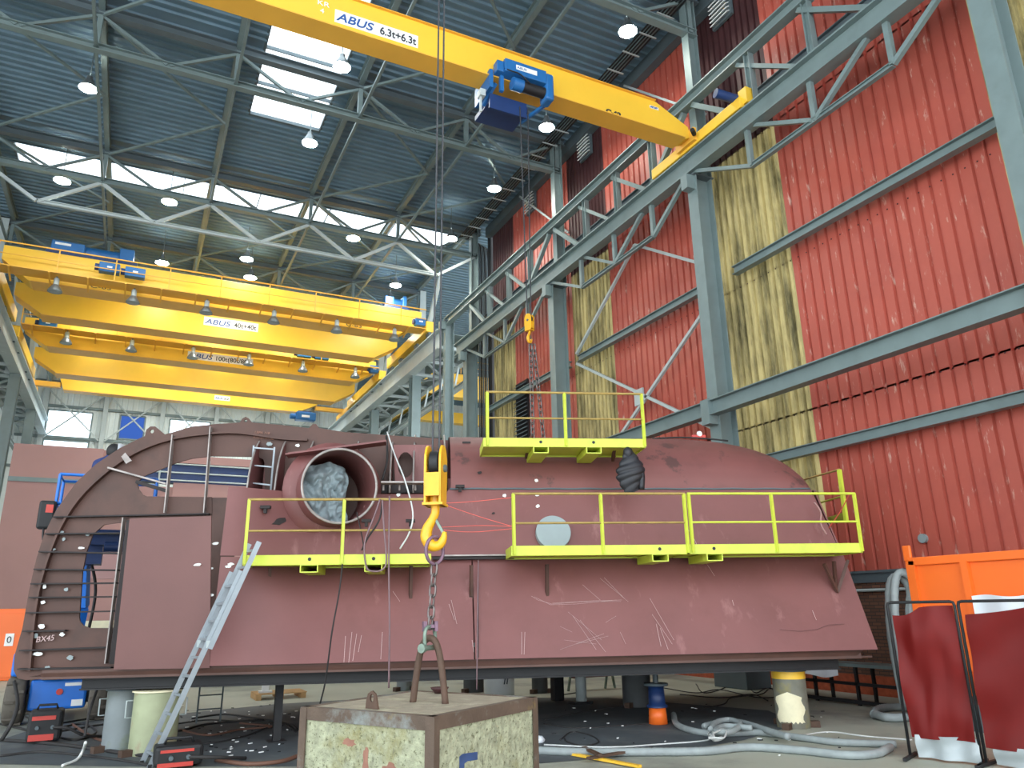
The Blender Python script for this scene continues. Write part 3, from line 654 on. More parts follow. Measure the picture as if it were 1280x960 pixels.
c100 = bigcrane(48.6, 54.2, 17.05, 17.85, 'big yellow double girder crane, lower one with the larger load plate', ((1.72, 17.28), 3.9, .5, [('ABUS', .07, .1, .43, 1.4, 'inkblue', .2), ('100t(80t/80t)', 1.6, .1, .4, 2.2, 'ink', 0)]), False)
def trolley(x, y0, y1, z, w, label):
    t = empty('crane_hoist', (x, (y0+y1)/2, z), label, 'hoist')
    mk('trolley_frame', MB().b2((x-w/2, y0, z), (x+w/2, y1, z+.25)), 'blue_dark', t)
    mk('rope_drum', MB().cyl((x-w*.35, y0+.8, z+.6), (x+w*.3, y0+.8, z+.6), .36, n=16), 'blue', t)
    mk('gear_case', MB().b2((x+w*.28, y0+.2, z+.2), (x+w*.45, y0+1.5, z+1.0)), 'blue', t, bevel=.05)
    mk('control_box', MB().b2((x-w*.46, y0+.1, z+.2), (x-w*.1, y0+.6, z+.8)), 'blue', t, bevel=.03)
    mk('motor', MB().cyl((x-w*.1, y1-.7, z+.6), (x+w*.3, y1-.7, z+.6), .3, n=14), 'blue', t)
    mk('label_plate', MB().b2((x-w*.42, y0+.085, z+.58), (x-w*.25, y0+.1, z+.7)), 'white', t)
    return t
trolley(-3.4, 39.5, 41.7, 18.93, 4.0, 'blue hoist trolley on the left half of the upper big crane')
trolley(12.3, 39.5, 41.6, 18.93, 1.5, 'blue hoist trolley at the right end of the upper big crane')
def motorbox(x, y, z, label, w=.9):
    t = empty('travel_drive', (x, y, z), label, 'motor', 'small blue drive units on the big cranes'); mk('housing', MB().b2((x-w/2, y-.22, z), (x+w/2, y+.22, z+.48)), 'blue', t, bevel=.04)
    mk('motor', MB().cyl((x-w*.7, y, z+.24), (x-w/2, y, z+.24), .17, n=12), 'blue_dark', t); mk('label_plate', MB().b2((x-.1, y-.235, z+.2), (x+.12, y-.22, z+.28)), 'white', t)
for px_, py_, Y_, zf, lb in ((137, 336, 38.5, 17.5, 'left one of the two on the upper crane walkway'), (169, 342, 38.5, 17.5, 'right one of the two on the upper crane walkway'), (60, 406, 47.9, 17.9, 'at the left end of the lower big crane'), (380, 443, 48, 17.9, 'left one of the pair on the lower crane'), (402, 446, 48, 17.9, 'right one of the pair on the lower crane')):
    p = onY(px_, py_, Y_); motorbox(p.x, p.y, max(zf, p.z-.24), 'small blue drive unit, ' + lb)
for y, z, w_ in ((38.9, 17.7, 'upper'), (48.2, 17.6, 'lower')): motorbox(13.4, y-.3, z, 'blue drive motor at the right end carriage of the %s big crane' % w_, .6)
def bell(x, y, z, label, grp):
    t = empty('crane_lamp', (x, y, z-.5), label, 'lamp', grp)
    mk('reflector', MB().lathe((x, y, z-.65), [(.32, 0), (.31, .06), (.19, .26), (.12, .35)], 16), 'lampgrey', t)
    mk('ballast', MB().cyl((x, y, z-.33), (x, y, z+.02), .12, n=10), 'steel_light', t)
    mk('hanger', MB().bar((x, y, z), (x, y, z+.14), .07), 'steel_dark', t)
    mk('diffuser', MB().cyl((x, y, z-.65), (x, y, z-.63), .29, n=16), 'disc', t)
for i, x in enumerate((-4.65, -1.35, 2.0, 5.33, 8.67, 11.95)): bell(x, 38.7, 17.33, 'grey bell lamp below the upper big crane, %s from the left' % ORD[i], 'lamps below the upper big crane')
for i, x in enumerate((-4.77, -1.4, 1.98, 5.27, 8.64, 12.1)): bell(x, 47.75, 17.72, 'grey bell lamp below the lower big crane, %s from the left' % ORD[i], 'lamps below the lower big crane')
# farthest slim crane, its end at the right carries a blue hoist
c = empty('overhead_crane', (2.9, 58, 17), 'slim bright yellow crane girder farthest away', 'crane')
girder('girder', -5.76, 11.8, 58, 58.6, 17.0, 17.9, .25, 1.4, 'yellow', c, .7); mk('bottom_flange', MB().b2((-5.5, 57.9, 16.94), (10.4, 58.7, 17.0)), 'orangeyellow', c)
mk('end_carriage', MB().b2((-7.5, 56.5, 17.06), (-7.2, 60, 17.4)).b2((-7.3, 58.1, 17.15), (-5.7, 58.5, 17.5)), 'orangeyellow', c); mk('end_carriage', MB().b2((13.8, 56.5, 17.06), (14.2, 60, 17.4)).b2((11.7, 58.1, 17.3), (14, 58.5, 17.6)), 'orangeyellow', c)
plaque(c, (4.2, 17.3), 1.1, .35, 58, [('ABUS', .06, .08, .22, .5, 'inkblue', 0), ('x2', .68, .08, .2, .34, 'ink', 0)])
t = empty('crane_hoist', (11, 57.6, 16.2), 'small blue hoist below the right end of the slim far crane', 'hoist')
mk('body', MB().b2((10.1, 57.2, 16.2), (11.6, 57.95, 16.85)), 'blue', t, bevel=.08); mk('trolley', MB().b2((10.3, 57.6, 16.8), (11.3, 58.8, 17.0)), 'blue_dark', t); mk('motor', MB().cyl((9.7, 57.6, 16.5), (10.1, 57.6, 16.5), .22, n=12), 'blue', t); mk('label_plate', MB().b2((10.5, 57.18, 16.4), (11.1, 57.2, 16.58)), 'white', t)
c = empty('overhead_crane', (27, 54.5, 16.4), 'yellow crane seen through the gap left of the red wall', 'crane')
girder('girder', 17.0, 38, 54.5, 55.2, 16.4, 17.25, .4, .4, 'yellow', c, .4)
girder('rear_girder', 17.0, 38, 48.5, 49.3, 16.75, 18.5, .9, .9, 'yellow', c, .9)
railing(c, 17.4, 32, 48.3, 18.5, 1.3); mk('end_carriage', MB().b2((17.1, 47, 16.35), (17.7, 56, 16.85)), 'yellow', c)
mk('stair_frame', MB().bar((18.5, 48, 16.7), (18.5, 48, 18.7), .1).bar((20.5, 48, 16.7), (20.5, 48, 18.7), .1).bar((18.5, 48, 17.7), (20.5, 48, 17.7), .1), 'orangeyellow', c)
t = empty('crane_runway', (17.4, 50, 15.4), 'runway beam under the crane seen in the gap left of the red wall', 'crane runway')
mk('rail_beam', MB().ibeam((17.4, 45, 15.75), (17.4, 68, 15.75), .4, .8), 'steel', t); mk('rail', MB().b2((17.35, 45, 16.15), (17.45, 68, 16.35)), 'steel_dark', t)
for y in (50.9, 59.8): mk('support_column', MB().ibeam((17.4, y, 0), (17.4, y, 15.35), .4, .5, up=(0,1,0)), 'steel', t)

# ================================================================== THE HULL SECTION
hull = empty('ship_hull_section', hp(.5, 14.5, .95), 'huge upside down ship hull section in red-brown primer standing on steel pillars', 'hull section')
hull.rotation_euler = (0, 0, -HA); MW[hull.name] = Matrix.Translation(hp(.5, 14.5, .95)) @ Matrix.Rotation(-HA, 4, 'Z')
def hk_(name, mb, m, parent=hull, **k): return mk(name, mb, m, parent, **k)
def lerp(a, b_, t): return a+(b_-a)*t
def secw(u):     # (lip w, ledge w, seam w) blending from the flat left plates into the flared side
    t = min(1, max(0, (u+3.3)/1.5)); t = t*t*(3-2*t)
    return (12.6, lerp(12.72, 13.3, t), lerp(12.85, 13.7, t))
def redge(z): return 7.56 if z < 2.9 else 7.52-(z-2.9)*.16
ZLIP, ZLED, ZSEAM = 1.25, 2.88, 4.11
# lower flared plates: five strakes with slightly raised seams
cuts = [-3.28, .78, 7.56]
for i in range(2):
    u0, u1 = cuts[i]+.012, cuts[i+1]-.012
    def fn(a, b_, u0=u0, u1=u1):
        u = lerp(u0, u1, a); s = secw(u); w = lerp(s[0], s[1], b_) + .012*math.sin(u*2.1)*math.sin(b_*math.pi); return hp(u, w, lerp(ZLIP, ZLED, b_))
    hk_('lower_plate', MB().grid(fn, 40, 6, thick=HW*.02), 'primer')
def fn(a, b_):
    u = lerp(-3.28, 7.5, a); s = secw(u); z = lerp(2.9, ZSEAM if u > .36 else lerp(3.98, 4.02, 1), b_); u = min(u, redge(z)); return hp(u, lerp(s[1], s[2], (z-2.9)/(ZSEAM-2.9)), z)
ub = MB().grid(fn, 150, 16, thick=HW*.02); TC = ph(425, 607, 12.95); TA = (HW*1 + HU*-.32).normalized(); keep = []
for f_ in ub.f:
    c_ = sum((ub.v[i] for i in f_), Vector())/len(f_); d_ = c_-TC
    keep.append((d_ - TA*d_.dot(TA)).length > .625)
ub.sm = set(); nf = [f_ for f_, k_ in zip(ub.f, keep) if k_]; ub.f = nf; ub.sm = set(range(len(nf)))
hk_('upper_plate', ub, 'primer')
hk_('side_plate', MB().plate([onW(*p, 12.6) for p in [(142,837), (162,648), (264,645), (262,835)]], [], lambda u, z, c_: hp(u, 12.6+c_, z), .03), 'primer_panel', label='flat near plate left of the ladder')
# ledge lip between lower and upper plates, visible gap right of the hook
hk_('ledge', MB().prof(hp(.3, 13.22, 2.895), hp(7.5, 13.22, 2.895), [(-.06,-.012),(.1,-.012),(.1,.012),(-.06,.012)]), 'pale_edge')
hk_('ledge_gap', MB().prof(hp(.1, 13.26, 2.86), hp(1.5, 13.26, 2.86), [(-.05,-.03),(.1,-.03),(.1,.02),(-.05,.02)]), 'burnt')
hk_('seam_bead', MB().tube([hp(u, 13.69, 4.12+.004*math.sin(u*9)) for u in [.4+.1*i for i in range(70)]],   .018, 5), 'steel_dark')
# rounded top
prf = [(13.72, 4.13), (13.78, 4.35), (13.9, 4.62), (14.08, 4.85), (14.35, 5.08), (14.8, 5.32), (15.5, 5.49), (16.6, 5.55), (18.2, 5.5), (19, 5.2)]
def pat(t):
    t *= len(prf)-1; i = min(int(t), len(prf)-2); f_ = t-i; return lerp(prf[i][0], prf[i+1][0], f_), lerp(prf[i][1], prf[i+1][1], f_)
def fn(a, b_):
    w, z = pat(b_); ue = 7.33
    aa = a*a*(3-2*a) if False else a
    u = lerp(.42, ue, 1-(1-aa)**1.35); h = 1 if u < 4.7 else (max(0, 1-((u-4.7)/(ue-4.7))**2.6))**.5 if True else 1; u2 = u; k_ = min(1, max(0, (u-3)/4.3))
    return hp(u2 + min(w-13.72, 2.4)*.5*k_*k_, w, 4.13+(z-4.13)*h)
hk_('rounded_top', MB().grid(fn, 60, 27, thick=Vector((0,0,-.02))), 'primer_dome')
hk_('end_plate', MB().plate([(12.62, 1.25), (13.3, 2.88), (13.7, 4.1), (18.9, 4.1), (19, 1.25)], [], lambda w, z, c_: hp(redge(z)-.03+c_+max(0, w-13.3)*.2, w, z), .03), 'primer')
hk_('back_plate', MB().plate([(-3, 1.25), (7.5, 1.25), (7.3, 5.2), (.4, 5.2), (.4, 4.1), (-3, 4.1)], [], lambda u, z, c_: hp(u, 18.95+c_, z), .03), 'primer')
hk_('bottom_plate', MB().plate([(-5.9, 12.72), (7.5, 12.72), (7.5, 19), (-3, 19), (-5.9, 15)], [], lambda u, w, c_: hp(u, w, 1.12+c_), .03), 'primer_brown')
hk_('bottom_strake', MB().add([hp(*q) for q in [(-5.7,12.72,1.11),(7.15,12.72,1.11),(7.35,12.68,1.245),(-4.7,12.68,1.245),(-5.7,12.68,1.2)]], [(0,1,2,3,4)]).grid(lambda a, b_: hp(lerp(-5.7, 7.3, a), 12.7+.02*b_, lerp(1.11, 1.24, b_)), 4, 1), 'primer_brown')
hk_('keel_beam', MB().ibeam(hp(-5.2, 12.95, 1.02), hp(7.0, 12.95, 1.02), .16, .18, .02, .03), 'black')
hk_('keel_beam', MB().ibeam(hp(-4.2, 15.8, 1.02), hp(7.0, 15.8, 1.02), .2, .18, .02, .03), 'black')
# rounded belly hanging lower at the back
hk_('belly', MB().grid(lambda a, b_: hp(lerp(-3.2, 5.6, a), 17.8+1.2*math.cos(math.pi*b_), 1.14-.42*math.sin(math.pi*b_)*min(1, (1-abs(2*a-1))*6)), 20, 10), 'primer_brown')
# ---- left frame: curved web plate with two openings
outer = [(22,848),(17,838),(18,820),(28,785),(36,740),(45,700),(55,668),(70,638),(95,603),(120,580),(150,560),(172,549),(181,545),(183,537),(188,533),(194,533),(200,538),(206,543),(240,533),(270,530),(300,528),(303,523),(307,521),(311,523),(315,528),(350,531),(386,535),(391,530),(395,530),(399,535),(430,540),(500,545),(548,548),(556,560),(560,612),(560,660),(300,660),(262,838),(32,850)]
h1 = [(172,603),(178,596),(200,587),(222,578),(240,573),(265,570),(322,571),(329,574),(331,580),(331,622),(188,622),(178,618),(173,611)]
h2 = [(99,772),(103,715),(108,690),(116,668),(130,656),(158,652),(156,785),(112,785),(104,782),(100,777)]
eye1 = [(190+2.6*math.cos(a), 539+2.6*math.sin(a)) for a in [i*math.pi/4 for i in range(8)]]
eye2 = [(307+2.2*math.cos(a), 526+1.8*math.sin(a)) for a in [i*math.pi/4 for i in range(8)]]
ovh = [(507+10*math.cos(a), 581+16*math.sin(a)) for a in [i*math.pi/7 for i in range(14)]]
WA = 14.4
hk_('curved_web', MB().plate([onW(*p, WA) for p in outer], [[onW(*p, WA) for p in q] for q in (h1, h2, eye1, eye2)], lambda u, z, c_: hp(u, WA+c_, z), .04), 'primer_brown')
fl = [(40,838),(44,790),(51,740),(62,700),(78,660),(100,625),(130,595),(160,573),(190,558),(225,548),(265,543),(300,542),(350,549),(385,551)]
def strip(pts, w0, w1, th=.02):
    b = MB(); P = [ph(*p, WA) for p in pts]
    for i in range(len(P)-1):
        q0, q1 = P[i], P[i+1]; n_ = (q1-q0).cross(HW).normalized()*th
        b.add([q0+HW*(w0-WA)-n_, q1+HW*(w0-WA)-n_, q1+HW*(w1-WA)-n_, q0+HW*(w1-WA)-n_, q0+HW*(w0-WA)+n_, q1+HW*(w0-WA)+n_, q1+HW*(w1-WA)+n_, q0+HW*(w1-WA)+n_], [(0,1,2,3),(4,7,6,5),(0,4,5,1),(2,6,7,3),(0,3,7,4),(1,5,6,2)])
    return b
hk_('flange_strip', strip(bez([Vector((p[0], p[1], 0)) for p in fl], 3) and [(q.x, q.y) for q in bez([Vector((p[0], p[1], 0)) for p in fl], 3)], WA-.1, WA), 'primer_brown')
for a, b_, m_ in [((60,668),(155,667),'burnt'),((52,690),(152,692),'burnt'),((46,712),(150,713),'burnt'),((42,730),(148,729),'burnt'),((40,747),(148,746),'burnt'),((36,766),(146,764),'burnt'),((32,789),(85,788),'burnt'),((28,813),(135,809),'burnt'),((26,836),(142,834),'burnt'),((70,647),(263,643),'burnt')]:
    hk_('stiffener', strip([a, b_], WA-.12, WA+.04, .012), m_)
for a, b_ in [((157,648),(135,829)), ((218,545),(208,642)), ((265,535),(257,642))]:  # pale colour stands in for light caught along these edges
    hk_('vertical_stiffener', strip([a, b_], WA-.14, WA, .01), 'pale_edge', label='vertical stiffener, its lit edge painted as a pale tone')
hk_('diagonal_bar', strip([(138,586),(210,606)], WA-.14, WA, .015), 'pale_edge'); hk_('diagonal_bar', strip([(172,603),(209,614)], WA-.1, WA, .03), 'burnt')
hk_('mid_web', MB().plate([onW(*p, WA+.05) for p in [(180,621),(266,622),(266,643),(150,644)]], [], lambda u, z, c_: hp(u, WA-.02+c_, z), .03), 'primer_brown')
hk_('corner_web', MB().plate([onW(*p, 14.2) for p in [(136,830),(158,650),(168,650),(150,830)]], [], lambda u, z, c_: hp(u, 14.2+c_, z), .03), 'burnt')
hk_('clip_plate', MB().plate([onW(*p, WA-.16) for p in [(152,571),(157,566),(165,576),(158,580)]], [], lambda u, z, c_: hp(u, WA-.18+c_, z), .02), 'pale_edge')
# ---- exposed frames between web and skin
def rib(u, wb=14.9, top=5.42, bot=4.05, m='primer', lean=0):
    pts = [(13.72, bot), (13.8, 4.4), (13.95, 4.7), (14.15, 4.93), (14.4, 5.12), (14.8, 5.33), (wb, top-.04)]; inn = [(wb, bot)]
    r_ = hk_('frame_rib', MB().plate(pts+inn, [], lambda w, z, c_: hp(u+c_+lean*(z-4), w, z), .03), m)
    e_ = [hp(u+.015+lean*(z-4), w-.01, z) for w, z in bez([Vector((p[0], p[1], 0)) for p in pts], 3) and [(q.x, q.y) for q in bez([Vector((p[0], p[1], 0)) for p in pts], 3)]]
    hk_('rib_edge', MB().tube(e_, .018, 5), 'pale_edge', r_)
for u in (-3.2, -2.72, -.7, -.28, .3): rib(u)
rib2 = lambda u: hk_('rib_edge', MB().tube([hp(u+.015, w-.01, z) for w, z in ((13.95,4.74),(14.15,4.95),(14.4,5.13),(14.8,5.34))], .018, 5), 'pale_edge', hk_('frame_rib', MB().plate([(13.95,4.74),(14.15,4.95),(14.4,5.13),(14.8,5.34),(14.9,5.36),(14.9,4.74)], [], lambda w, z, c_: hp(u+c_, w, z), .03), 'primer'))
rib2(-2.2); rib2(-1.35)
hk_('bulkhead', MB().plate([(-3.3, 4.0), (.4, 4.0), (.4, 5.3), (-3.3, 5.44)], [], lambda u, z, c_: hp(u, 14.95+c_, z), .03), 'primer')
hk_('hatch_frame', MB().plate([onW(*p, 14.1) for p in [(492,556),(540,556),(545,608),(494,608)]], [[onW(*p, 14.1) for p in ovh]], lambda u, z, c_: hp(u, 14.1+c_, z), .03), 'primer')
hk_('shelf_bracket', MB().prof(ph(360,569,13.4), ph(483,553,13.4), [(-.02,-.05),(.3,-.05),(.3,-.03),(0,-.03),(0,.05),(-.02,.05)]), 'primer')
hk_('slot_rail', MB().prof(ph(477,605,13.55), ph(541,605,13.55), [(-.02,-.01),(.2,-.01),(.2,.02),(-.02,.02)]), 'pale_edge')
for i in range(4): hk_('slot_web', MB().bar(ph(479+i*20,605,13.6), ph(479+i*20,613,13.6), .03), 'pale_edge')
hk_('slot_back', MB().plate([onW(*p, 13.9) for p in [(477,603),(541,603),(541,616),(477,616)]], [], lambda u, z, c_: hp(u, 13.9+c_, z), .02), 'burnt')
# ---- thruster tube
pc = ph(425, 607, 12.95); ax = (HW*1 + HU*-.32).normalized(); rr = .645
tb = MB().lathe(pc, [(rr, 0), (rr, 1.65)], 48, ax); tb.lathe(pc, [(rr-.03, 1.65), (rr-.03, 0)], 48, ax)
tube = hk_('thruster_tube', tb, 'primer')
hk_('tube_rim', MB().lathe(pc, [(rr+.006, .01), (rr+.006, -.012), (rr-.034, -.012), (rr-.034, .01)], 48, ax), 'pale_edge', tube)
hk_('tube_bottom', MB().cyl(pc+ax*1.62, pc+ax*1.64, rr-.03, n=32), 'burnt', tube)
hk_('tube_collar', MB().lathe(pc+ax*.55, [(rr, 0), (rr+.22, .05), (rr+.22, .09), (rr, .1)], 32, ax), 'primer', tube)
# tarpaulin stuffed into the tube
random.seed(3)
from mathutils import noise
tx = ax.cross(Vector((0,0,1))).normalized()*1; tz = tx.cross(ax).normalized(); tz = tz if tz.z > 0 else -tz; tx = tx if tx.dot(HU) > 0 else -tx
def tf(a, b_):
    an = 2*math.pi*a; r_ = (rr-.045)*b_; x_ = math.cos(an)*r_; z_ = math.sin(an)*r_
    x_ = min(x_, .24-.05*z_ + .03*math.sin(z_*9)); z_ = min(z_, .5-.3*abs(x_+.1))
    n_ = noise.noise(Vector((x_*3.2, z_*3.2, 1.3)))*.16 + (1-abs(noise.noise(Vector((x_*5+z_*2, z_*3.5-x_*2, 5)))))**3*.16 + abs(noise.noise(Vector((x_*9-z_*4, z_*9, 9))))*.07
    return pc + tx*x_ + tz*z_ + ax*(.38 + n_ + x_*.25 + .1*b_*b_)
mk('tarpaulin', MB().grid(tf, 96, 40, thick=ax*.01), 'tarp', label='crumpled grey tarpaulin stuffed into the round hull tube', cat='tarpaulin')
# ---- plugs, lugs and brackets on the plates
u, z = onW(691, 668, 13.4); dp = hp(u, 13.43, z); nrm = (Vector((0,0,.32)) - HW).normalized()
hk_('round_cover', MB().cyl(dp+nrm*.0, dp+nrm*.12, .31, n=32), 'disc', label='grey round blanking cover')
for px_, py_, w_ in ((581,585,14.1),(332,634,13.1),(575,608,13.7),(458,651,13.2),(513,651,13.35),(583,554,14.6)):
    p = ph(px_, py_, w_-.12); hk_('weld_lug', MB().box(p, (.16, .1, .05), Matrix.Rotation(-HA, 3, 'Z')).box(p-Vector((0,0,.05)), (.05, .06, .1), Matrix.Rotation(-HA, 3, 'Z')), 'burnt')
for px_, py_ in ((338,745),(515,748),(591,745),(686,745),(1047,740)):
    p1 = ph(px_-2, py_, 13.02); p0 = hp(p1.dot(HU)-.02, 13.2, 2.7) if True else None
    hk_('support_arm', MB().bar(p1, hp(p1.dot(HU), 12.95, 2.72), .05).bar(p1, p1+HW*.15, .07), 'primer_brown')
for px_, s_ in ((1047, 1),): hk_('support_arm', MB().bar(ph(1047,740,13.0), ph(1030,705,12.9), .05).bar(ph(1047,740,13.0), ph(1060,700,12.9), .05), 'primer_brown')
hk_('crack_seam', MB().prof(ph(598,700,13.2), ph(598,822,12.61), [(-.006,-.006),(.006,-.006),(.006,.006),(-.006,.006)]), 'burnt')
# burnt spots and chalk marks, thin paint patches lying on the plates
def blob(px_, py_, w_, a_, b2_, m_, rot=0, name='scorch_mark', off=.0, n=14, par=None):
    c_ = onW(px_, py_, w_); pts = []
    for i in range(n):
        an = 2*math.pi*i/n; r_ = 1+random.uniform(-.22, .22); x_ = math.cos(an)*a_*r_; z_ = math.sin(an)*b2_*r_; pts.append((c_[0]+x_*math.cos(rot)-z_*math.sin(rot), c_[1]+x_*math.sin(rot)+z_*math.cos(rot)))
    return hk_(name, MB().plate(pts, [], lambda u, z, q: hp(u, surfw(u, z, w_)-.012+q, z), .006), m_)
def surfw(u, z, w_):
    if w_ < 12.65 or w_ >= 14: return w_
    s = secw(u); return (lerp(s[0], s[1], (z-ZLIP)/(ZLED-ZLIP)) if z < 2.9 else lerp(s[1], s[2], (z-2.9)/(ZSEAM-2.9)))-.004
for q in ((347,650,13,.11,.05,.5),(392,646,13.1,.06,.045,.3)): blob(q[0], q[1], q[2], q[3], q[4], 'burnt', q[5])
for px_, py_ in ((247,706),(269,679),(262,711),(288,705),(285,708),(264,744)): blob(px_, py_, 12.59 if px_ < 262 else 12.7, .05, .02, 'white', .1, 'filler_patch')
for px_, py_, a_, b2_ in ((56,733,.03,.04),(83,737,.04,.03),(54,753,.04,.03),(52,783,.05,.04),(45,795,.04,.04),(78,793,.04,.03),(48,817,.08,.03),(88,822,.05,.04),(60,834,.04,.02),(77,665,.05,.02),(80,674,.03,.03),(110,668,.04,.03),(102,685,.05,.02),(67,687,.04,.02),(337,555,.05,.04),(372,557,.04,.03)):
    blob(px_, py_, 14.36, a_, b2_, 'white' if (px_+py_) % 2 else 'disc', 0, 'filler_patch')
for q in ((452,640,13.3,.05,.02),(600,590,13.72,.04,.03),(618,640,13.35,.03,.02)): blob(q[0], q[1], q[2], q[3], q[4], 'burnt', .2)
for px_, py_ in ((671,600),(675,630),(633,616),(675,615),(497,615)): blob(px_, py_, 13.3 if py_ > 612 else 13.7, .035, .03, 'white', 0, 'filler_patch')
def scr(pts, w_, th=.006, m_='scratch', name='scratch_mark'):
    P = []
    for p in pts:
        u, z = onW(p[0], p[1], w_)
        for _ in range(3):
            wq = surfw(u, z, w_); u, z = onW(p[0], p[1], wq)
        P.append(hp(u, wq-.012, z))
    b = MB()
    for p, q in zip(P, P[1:]): b.bar(p, q, th, .003)
    return b
sb = MB()
for L_ in ([(664,745),(672,750),(690,755),(730,752),(776,752)], [(668,746),(688,756),(720,755),(770,750)], [(690,754),(740,751),(777,750)], [(750,723),(785,752)], [(755,722),(780,748)], [(728,731),(750,750)], [(710,765),(752,800)], [(716,770),(745,812)], [(725,775),(757,815)], [(812,748),(842,800)], [(820,780),(826,808)], [(825,785),(835,812)], [(815,768),(840,805)], [(700,812),(755,792)], [(705,800),(745,805)], [(770,770),(757,778)], [(775,790),(782,805)], [(720,805),(760,795)], [(432,795),(430,828)], [(440,790),(436,828)], [(446,792),(441,826)], [(452,794),(448,815)], [(478,790),(476,824)], [(491,739),(500,752)], [(561,755),(568,775)], [(564,750),(571,780)], [(652,790),(652,818)], [(656,790),(655,818)], [(590,800),(592,815)], [(1015,763),(1020,775)], [(915,750),(917,757)], [(700,783),(715,790)], [(860,662),(868,675),(880,700),(893,720)]):
    q = scr(L_, 12.9); o_ = len(sb.v); sb.v += q.v; sb.f += [tuple(i+o_ for i in f_) for f_ in q.f]
hk_('scratch_marks', sb, 'scratch', kind='stuff')
sb = MB()
for L_ in ([(975,787),(1000,789),(1020,787),(1035,781),(1055,780)],): q = scr(L_, 12.7); sb.v += q.v; sb.f += q.f
hk_('plate_crack', sb, 'burnt')
def chalk(txt, px_, py_, w_, size, ang, col='scratch'):
    p = ph(px_, py_, w_); a = R(ang); lettering('chalk_writing', txt, size, p - HW*.02, HU*math.cos(a)+Vector((0,0,math.sin(a))), -HU*math.sin(a)+Vector((0,0,math.cos(a))), col, hull, None, 0, .2, .002)
chalk('BX45', 45, 803, 14.36, .13, 6); chalk('LBPA 118', 318, 542, 14.36, .07, -4, 'paintred'); chalk('A32-21-01/08', 316, 548, 14.36, .07, -4, 'paintred')
# small loose step ladder hanging in the web opening
t = empty('short_ladder', ph(330, 600, 13.9), 'short thin steel ladder hooked inside the arched opening', 'ladder')
a0, a1, b0, b1 = ph(317,557,14.1), ph(313,612,14.1), ph(343,559,14.1), ph(338,615,14.1)
mk('stile', MB().bar(a0, a1, .03), 'alu', t); mk('stile', MB().bar(b0, b1, .03), 'alu', t)
for k in range(3): mk('rung', MB().bar(a0.lerp(a1, .05+.4*k), b0.lerp(b1, .05+.4*k), .025), 'alu', t)
# ================================================================== YELLOW WORK PLATFORMS
def platform(u0, u1, w, z, posts, pockets, label, depth=.85, h=1.0, grp=None, rails='railrust', returns=True):
    t = empty('work_platform', hp((u0+u1)/2, w+depth/2, z), label, 'platform', 'yellow work platforms on the hull'); t.rotation_euler = (0, 0, -HA); MW[t.name] = Matrix.Translation(t.location) @ Matrix.Rotation(-HA, 4, 'Z')
    mk('toe_board', MB().prof(hp(u0, w, z+.08), hp(u1, w, z+.08), [(-.012,-.08),(.012,-.08),(.012,.08),(-.012,.08)]), 'lime', t, bevel=.006)
    mk('toe_board', MB().prof(hp(u0, w+depth, z+.06), hp(u1, w+depth, z+.06), [(-.012,-.06),(.012,-.06),(.012,.06),(-.012,.06)]), 'lime', t)
    for uu in (u0, u1): mk('end_board', MB().prof(hp(uu, w, z+.08), hp(uu, w+depth, z+.08), [(-.012,-.08),(.012,-.08),(.012,.08),(-.012,.08)]), 'lime', t)
    mk('deck_plate', MB().prof(hp(u0+.02, w+depth/2, z+.04), hp(u1-.02, w+depth/2, z+.04), [(-depth/2+.02,-.015),(depth/2-.02,-.015),(depth/2-.02,.015),(-depth/2+.02,.015)]), 'lime', t)
    for up_ in pockets:
        b = MB(); w0, w1 = w-.02, w+depth
        for s_ in (-.13, .13): b.prof(hp(up_+s_, w0, z-.05), hp(up_+s_, w1, z-.05), [(-.008,-.06),(.008,-.06),(.008,.06),(-.008,.06)])
        for s_ in (-.105, .005): b.prof(hp(up_, w0, z+s_), hp(up_, w1, z+s_), [(-.13,-.008),(.13,-.008),(.13,.008),(-.13,.008)])
        mk('fork_pocket', b, 'lime', t)
        mk('lifting_hole', MB().cyl(hp(up_, w-.016, z+.09), hp(up_, w-.01, z+.09), .028, n=10), 'black', t)
    for q in posts:
        mk('rail_post', MB().bar(hp(q, w-.02, z+.02), hp(q, w-.02, z+h), .045, .045), 'lime', t)
    mk('top_rail', MB().cyl(hp(posts[0]-.02, w-.02, z+h), hp(posts[-1]+.02, w-.02, z+h), .022, n=8), rails, t)
    mk('mid_rail', MB().cyl(hp(posts[0], w-.02, z+h*.52), hp(posts[-1], w-.02, z+h*.52), .018, n=8), rails, t)
    return t
def U(px_, py_, w_): return onW(px_, py_, w_)[0]
platform(U(305,700,12.3), U(538,695,12.3), 12.3, 2.71, [U(309,660,12.3), U(429,660,12.3)], [U(387,700,12.3), U(467,700,12.3)], 'lime yellow work platform on the left, above the ladder and under the round tube', .9, 1.02, rails='railrust').name
mk('rail_extension', MB().cyl(hp(U(429,660,12.3), 12.28, 3.73), hp(U(536,621,12.3), 12.28, 3.73), .022, n=8), 'railrust', bpy.data.objects['work_platform']); mk('rail_extension', MB().cyl(hp(U(429,660,12.3), 12.28, 3.24), hp(U(536,660,12.3), 12.28, 3.24), .018, n=8), 'railrust', bpy.data.objects['work_platform'])
platform(U(640,690,12.3), U(858,690,12.3), 12.3, 2.82, [U(642,655,12.3), U(752,655,12.3), U(857,655,12.3)], [U(825,695,12.3)], 'lime yellow work platform in front of the round grey cover', .9, 1.0)
platform(U(863,690,12.3), U(1078,690,12.3), 12.3, 2.82, [U(863,655,12.3), U(967,655,12.3), U(1072,655,12.3)], [U(893,695,12.3)], 'lime yellow work platform at the right end of the hull', .9, 1.0, rails='lime')
